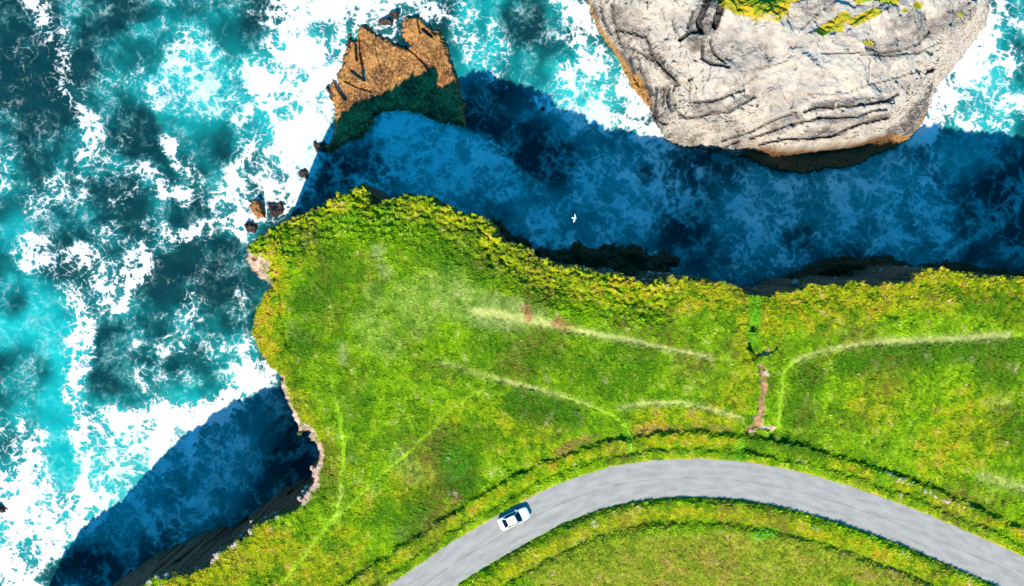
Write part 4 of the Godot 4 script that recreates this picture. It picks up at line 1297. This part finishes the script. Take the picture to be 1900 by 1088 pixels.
func build_car() -> void:
	var t := Node3D.new()
	t.name = "car"
	add_child(t)
	var at := W(953.5, 961.0, H)
	t.position = Vector3(at.x, H + 0.055, at.z)
	t.rotation.y = deg_to_rad(25.5)
	tag(t, "white saloon car driving along the curved grey road", "car")
	var paint := material("white_paint", Color(0.86, 0.87, 0.88), 0.25, 0.5)
	paint.clearcoat_enabled = true
	paint.clearcoat = 0.8
	paint.clearcoat_roughness = 0.05
	var glass := material("tinted_glass", Color(0.025, 0.035, 0.04), 0.06, 0.55)
	var black := material("black_trim", Color(0.03, 0.03, 0.03), 0.6, 0.4)
	var tyre := material("tyre_rubber", Color(0.05, 0.05, 0.05), 0.85, 0.3)
	var rim := material("wheel_rim", Color(0.6, 0.6, 0.62), 0.3, 0.6)
	rim.metallic = 0.8
	var lamp := material("headlight_glass", Color(0.75, 0.78, 0.8), 0.1, 0.6)
	var red := material("tail_light_red", Color(0.5, 0.03, 0.03), 0.2, 0.5)
	# body: x = length (front +), z = width
	var body := []
	for e in [[-2.26, .55, .42, .72, .1], [-2.22, .72, .34, .86, .1], [-2.08, .83, .28, .95, .08], [-1.7, .9, .24, .99, .06], [-1.1, .92, .22, .98, .05], [-0.3, .925, .22, .96, .05], [0.6, .92, .22, .95, .05], [1.0, .915, .22, .93, .05], [1.5, .9, .24, .86, .06], [1.9, .85, .26, .78, .08], [2.12, .76, .3, .7, .1], [2.24, .62, .36, .62, .12], [2.28, .45, .42, .56, .1]]:
		body.append(ring(e[0], e[1], e[2], e[3], e[4]))
	put("body", loft(body), paint, t)
	# cabin: dark greenhouse under a white roof
	var cab := []
	for e in [[-1.62, .62, .9, .985], [-1.15, .69, .9, 1.26], [-0.75, .7, .9, 1.39], [-0.2, .71, .9, 1.42], [0.2, .7, .9, 1.39], [0.6, .68, .9, 1.19], [1.02, .66, .86, .955]]:
		var r := []
		var tp: float = e[3]
		var wt: float = e[1] - (tp - 0.9) * 0.28
		r = [Vector3(e[0], e[2], e[1] + 0.13), Vector3(e[0], lerpf(e[2], tp, 0.85), wt + 0.05), Vector3(e[0], tp, wt - 0.1), Vector3(e[0], tp + 0.015, 0.2), Vector3(e[0], tp + 0.015, -0.2), Vector3(e[0], tp, -wt + 0.1), Vector3(e[0], lerpf(e[2], tp, 0.85), -wt - 0.05), Vector3(e[0], e[2], -e[1] - 0.13)]
		cab.append(r)
	put("cabin", loft(cab), black, t)
	var roof := []
	for e in [[-1.02, .53, 1.335], [-0.9, .57, 1.385], [-0.5, .6, 1.435], [-0.1, .605, 1.445], [0.2, .59, 1.425], [0.34, .54, 1.375]]:
		roof.append([Vector3(e[0], e[2] - 0.06, e[1] + 0.02), Vector3(e[0], e[2] - 0.01, e[1] - 0.03), Vector3(e[0], e[2] + 0.015, 0.25), Vector3(e[0], e[2] + 0.015, -0.25), Vector3(e[0], e[2] - 0.01, -e[1] + 0.03), Vector3(e[0], e[2] - 0.06, -e[1] - 0.02)])
	put("roof", loft(roof), paint, t)
	put("windscreen", quad_sheet([Vector3(0.36, 1.375, -0.5), Vector3(0.36, 1.375, 0.5), Vector3(0.99, 0.985, 0.66), Vector3(0.99, 0.985, -0.66)], 0.02, 6, 0.035), glass, t)
	put("rear_window", quad_sheet([Vector3(-1.04, 1.335, -0.46), Vector3(-1.04, 1.335, 0.46), Vector3(-1.58, 1.04, 0.56), Vector3(-1.58, 1.04, -0.56)], 0.02, 6, 0.03), glass, t)
	for s in [-1, 1]:
		# pillars frame the side windows
		for e in [[Vector3(0.3, 1.375, .585), Vector3(0.4, 1.375, .56), Vector3(1.1, 0.94, .76), Vector3(0.98, 0.94, .8)], [Vector3(-0.98, 1.34, .57), Vector3(-1.08, 1.32, .5), Vector3(-1.75, 0.99, .68), Vector3(-1.45, 0.97, .8)]]:
			var q := []
			for v in e:
				q.append(Vector3(v.x, v.y, v.z * s))
			put("pillar", quad_sheet(q, 0.03, 2, 0.0), paint, t)
		for e in [[-0.2, 0.3, -0.16, 0.86], [-0.86, -0.26, -1.3, -0.22]]:
			put("side_window", quad_sheet([Vector3(e[0], 1.35, s * .615), Vector3(e[1], 1.35, s * .6), Vector3(e[3], .97, s * .815), Vector3(e[2], .97, s * .82)], 0.02, 3, 0.0), glass, t)
		var mir := []
		for e in [[0.66, .02], [0.7, .06], [0.78, .07], [0.84, .04]]:
			mir.append([Vector3(e[0], .98 - e[1], s * .9), Vector3(e[0], .98 + e[1], s * .9), Vector3(e[0] - 0.04, .98 + e[1], s * 1.08), Vector3(e[0] - 0.04, .98 - e[1], s * 1.08)])
		put("mirror", loft(mir), paint, t)
		put("headlight", quad_sheet([Vector3(1.86, .79, s * .52), Vector3(1.78, .82, s * .82), Vector3(2.06, .66, s * .8), Vector3(2.17, .66, s * .5)], 0.03, 4, 0.03), lamp, t)
		put("tail_light", quad_sheet([Vector3(-2.02, .93, s * .5), Vector3(-1.96, .93, s * .83), Vector3(-2.2, .78, s * .74), Vector3(-2.25, .78, s * .46)], 0.03, 4, 0.03), red, t)
		for x in [-1.38, 1.38]:
			var wheel := Node3D.new()
			wheel.name = "wheel"
			t.add_child(wheel, true)
			wheel.position = Vector3(x, 0.32, s * 0.8)
			var prof := []
			for e in [[-.1, .2], [-.11, .29], [-.08, .32], [.08, .32], [.11, .29], [.1, .2]]:
				var rr := []
				for k in 20:
					var an := TAU * k / 20.0
					rr.append(Vector3(cos(an) * e[1], sin(an) * e[1], e[0]))
				prof.append(rr)
			put("tyre", loft(prof), tyre, wheel)
			var pr := []
			for e in [[.06, .03], [.107, .06], [.103, .17], [.113, .205]]:
				var rr := []
				for k in 20:
					var an := TAU * k / 20.0
					rr.append(Vector3(cos(an) * e[1], sin(an) * e[1], e[0] * s))
				pr.append(rr)
			put("rim", loft(pr), rim, wheel)

# ---------------------------------------------------------------- gull
func build_gull() -> void:
	var st := SurfaceTool.new()
	st.begin(Mesh.PRIMITIVE_TRIANGLES)
	st.set_smooth_group(0)
	# body along +x (head), rings; wings swept back; one continuous list of shells welded at the shoulders
	var rings := [[-.34, .0, .1, .012], [-.26, .0, .08, .02], [-.14, .0, .06, .04], [0.0, .0, .08, .07], [.1, .0, .06, .058], [.17, .01, .04, .042], [.22, .02, .042, .042], [.26, .02, .03, .032], [.3, .01, .01, .012], [.34, .0, .004, .004]]
	var n := 10
	for e in rings:
		for k in n:
			var a := TAU * k / n
			st.add_vertex(Vector3(e[0], e[1] + sin(a) * e[3], cos(a) * e[2]))
	for k in rings.size() - 1:
		for i in n:
			var a := k * n + i
			var b := k * n + (i + 1) % n
			for v in [a, a + n, b, b, a + n, b + n]:
				st.add_index(v)
	var base := rings.size() * n
	for s in [-1, 1]:
		var secs := [[.02, .14, -.1, .0], [.14, .17, -.09, .05], [.28, .16, -.08, .08], [.4, .1, -.08, .07], [.5, .02, -.09, .05], [.58, -.06, -.1, .03]]
		for e in secs:
			var lead := Vector3(e[1], e[3], s * e[0])
			var trail := Vector3(e[2], e[3] - 0.01, s * e[0])
			var mid := lead.lerp(trail, 0.35)
			for v in [lead, mid + Vector3(0, 0.02, 0), trail, mid - Vector3(0, 0.008, 0)]:
				st.add_vertex(v)
		for k in secs.size() - 1:
			for i in 4:
				var a := base + k * 4 + i
				var b := base + k * 4 + (i + 1) % 4
				for v in [a, a + 4, b, b, a + 4, b + 4]:
					st.add_index(v)
		base += secs.size() * 4
	st.generate_normals()
	var o := put("gull", st.commit(), material("white_feathers", Color(0.9, 0.9, 0.9), 0.8, 0.3))
	o.position = W(1066, 405, 38.0)
	o.rotation = Vector3(0, deg_to_rad(-8), 0)
	tag(o, "white gull gliding with spread wings over the shaded channel", "bird")

# ---------------------------------------------------------------- fence posts
func build_posts() -> void:
	var wood := rock_material("weathered_wood", 131, [0.0, 0.5, 1.0], [lin(0.03, 0.025, 0.02), lin(0.08, 0.065, 0.05), lin(0.14, 0.12, 0.1)], 0.8, 0.9, 1.0)
	for e in [[1084, 1009, "leaning fence post left of the other at the inner field's edge"], [1117, 1003, "fence post right of its neighbour at the inner field's edge"], [1378, 992, "lone fence post by the ditch in the middle of the inner bank"]]:
		var secs := []
		for q in [[-0.4, .07], [0.0, .07], [0.6, .066], [1.1, .06], [1.16, .04]]:
			var r := []
			for k in 8:
				var a := TAU * k / 8.0
				r.append(Vector3(cos(a) * q[1], q[0], sin(a) * q[1]))
			secs.append(r)
		var o := put("fence_post", loft(secs), wood)
		var p := W(e[0], e[1], H)
		o.position = Vector3(p.x, land_height(p.x, p.z), p.z)
		o.rotation = Vector3(0.08, 0.4, -0.1)
		tag(o, e[2], "fence post", "fence posts by the inner bank")
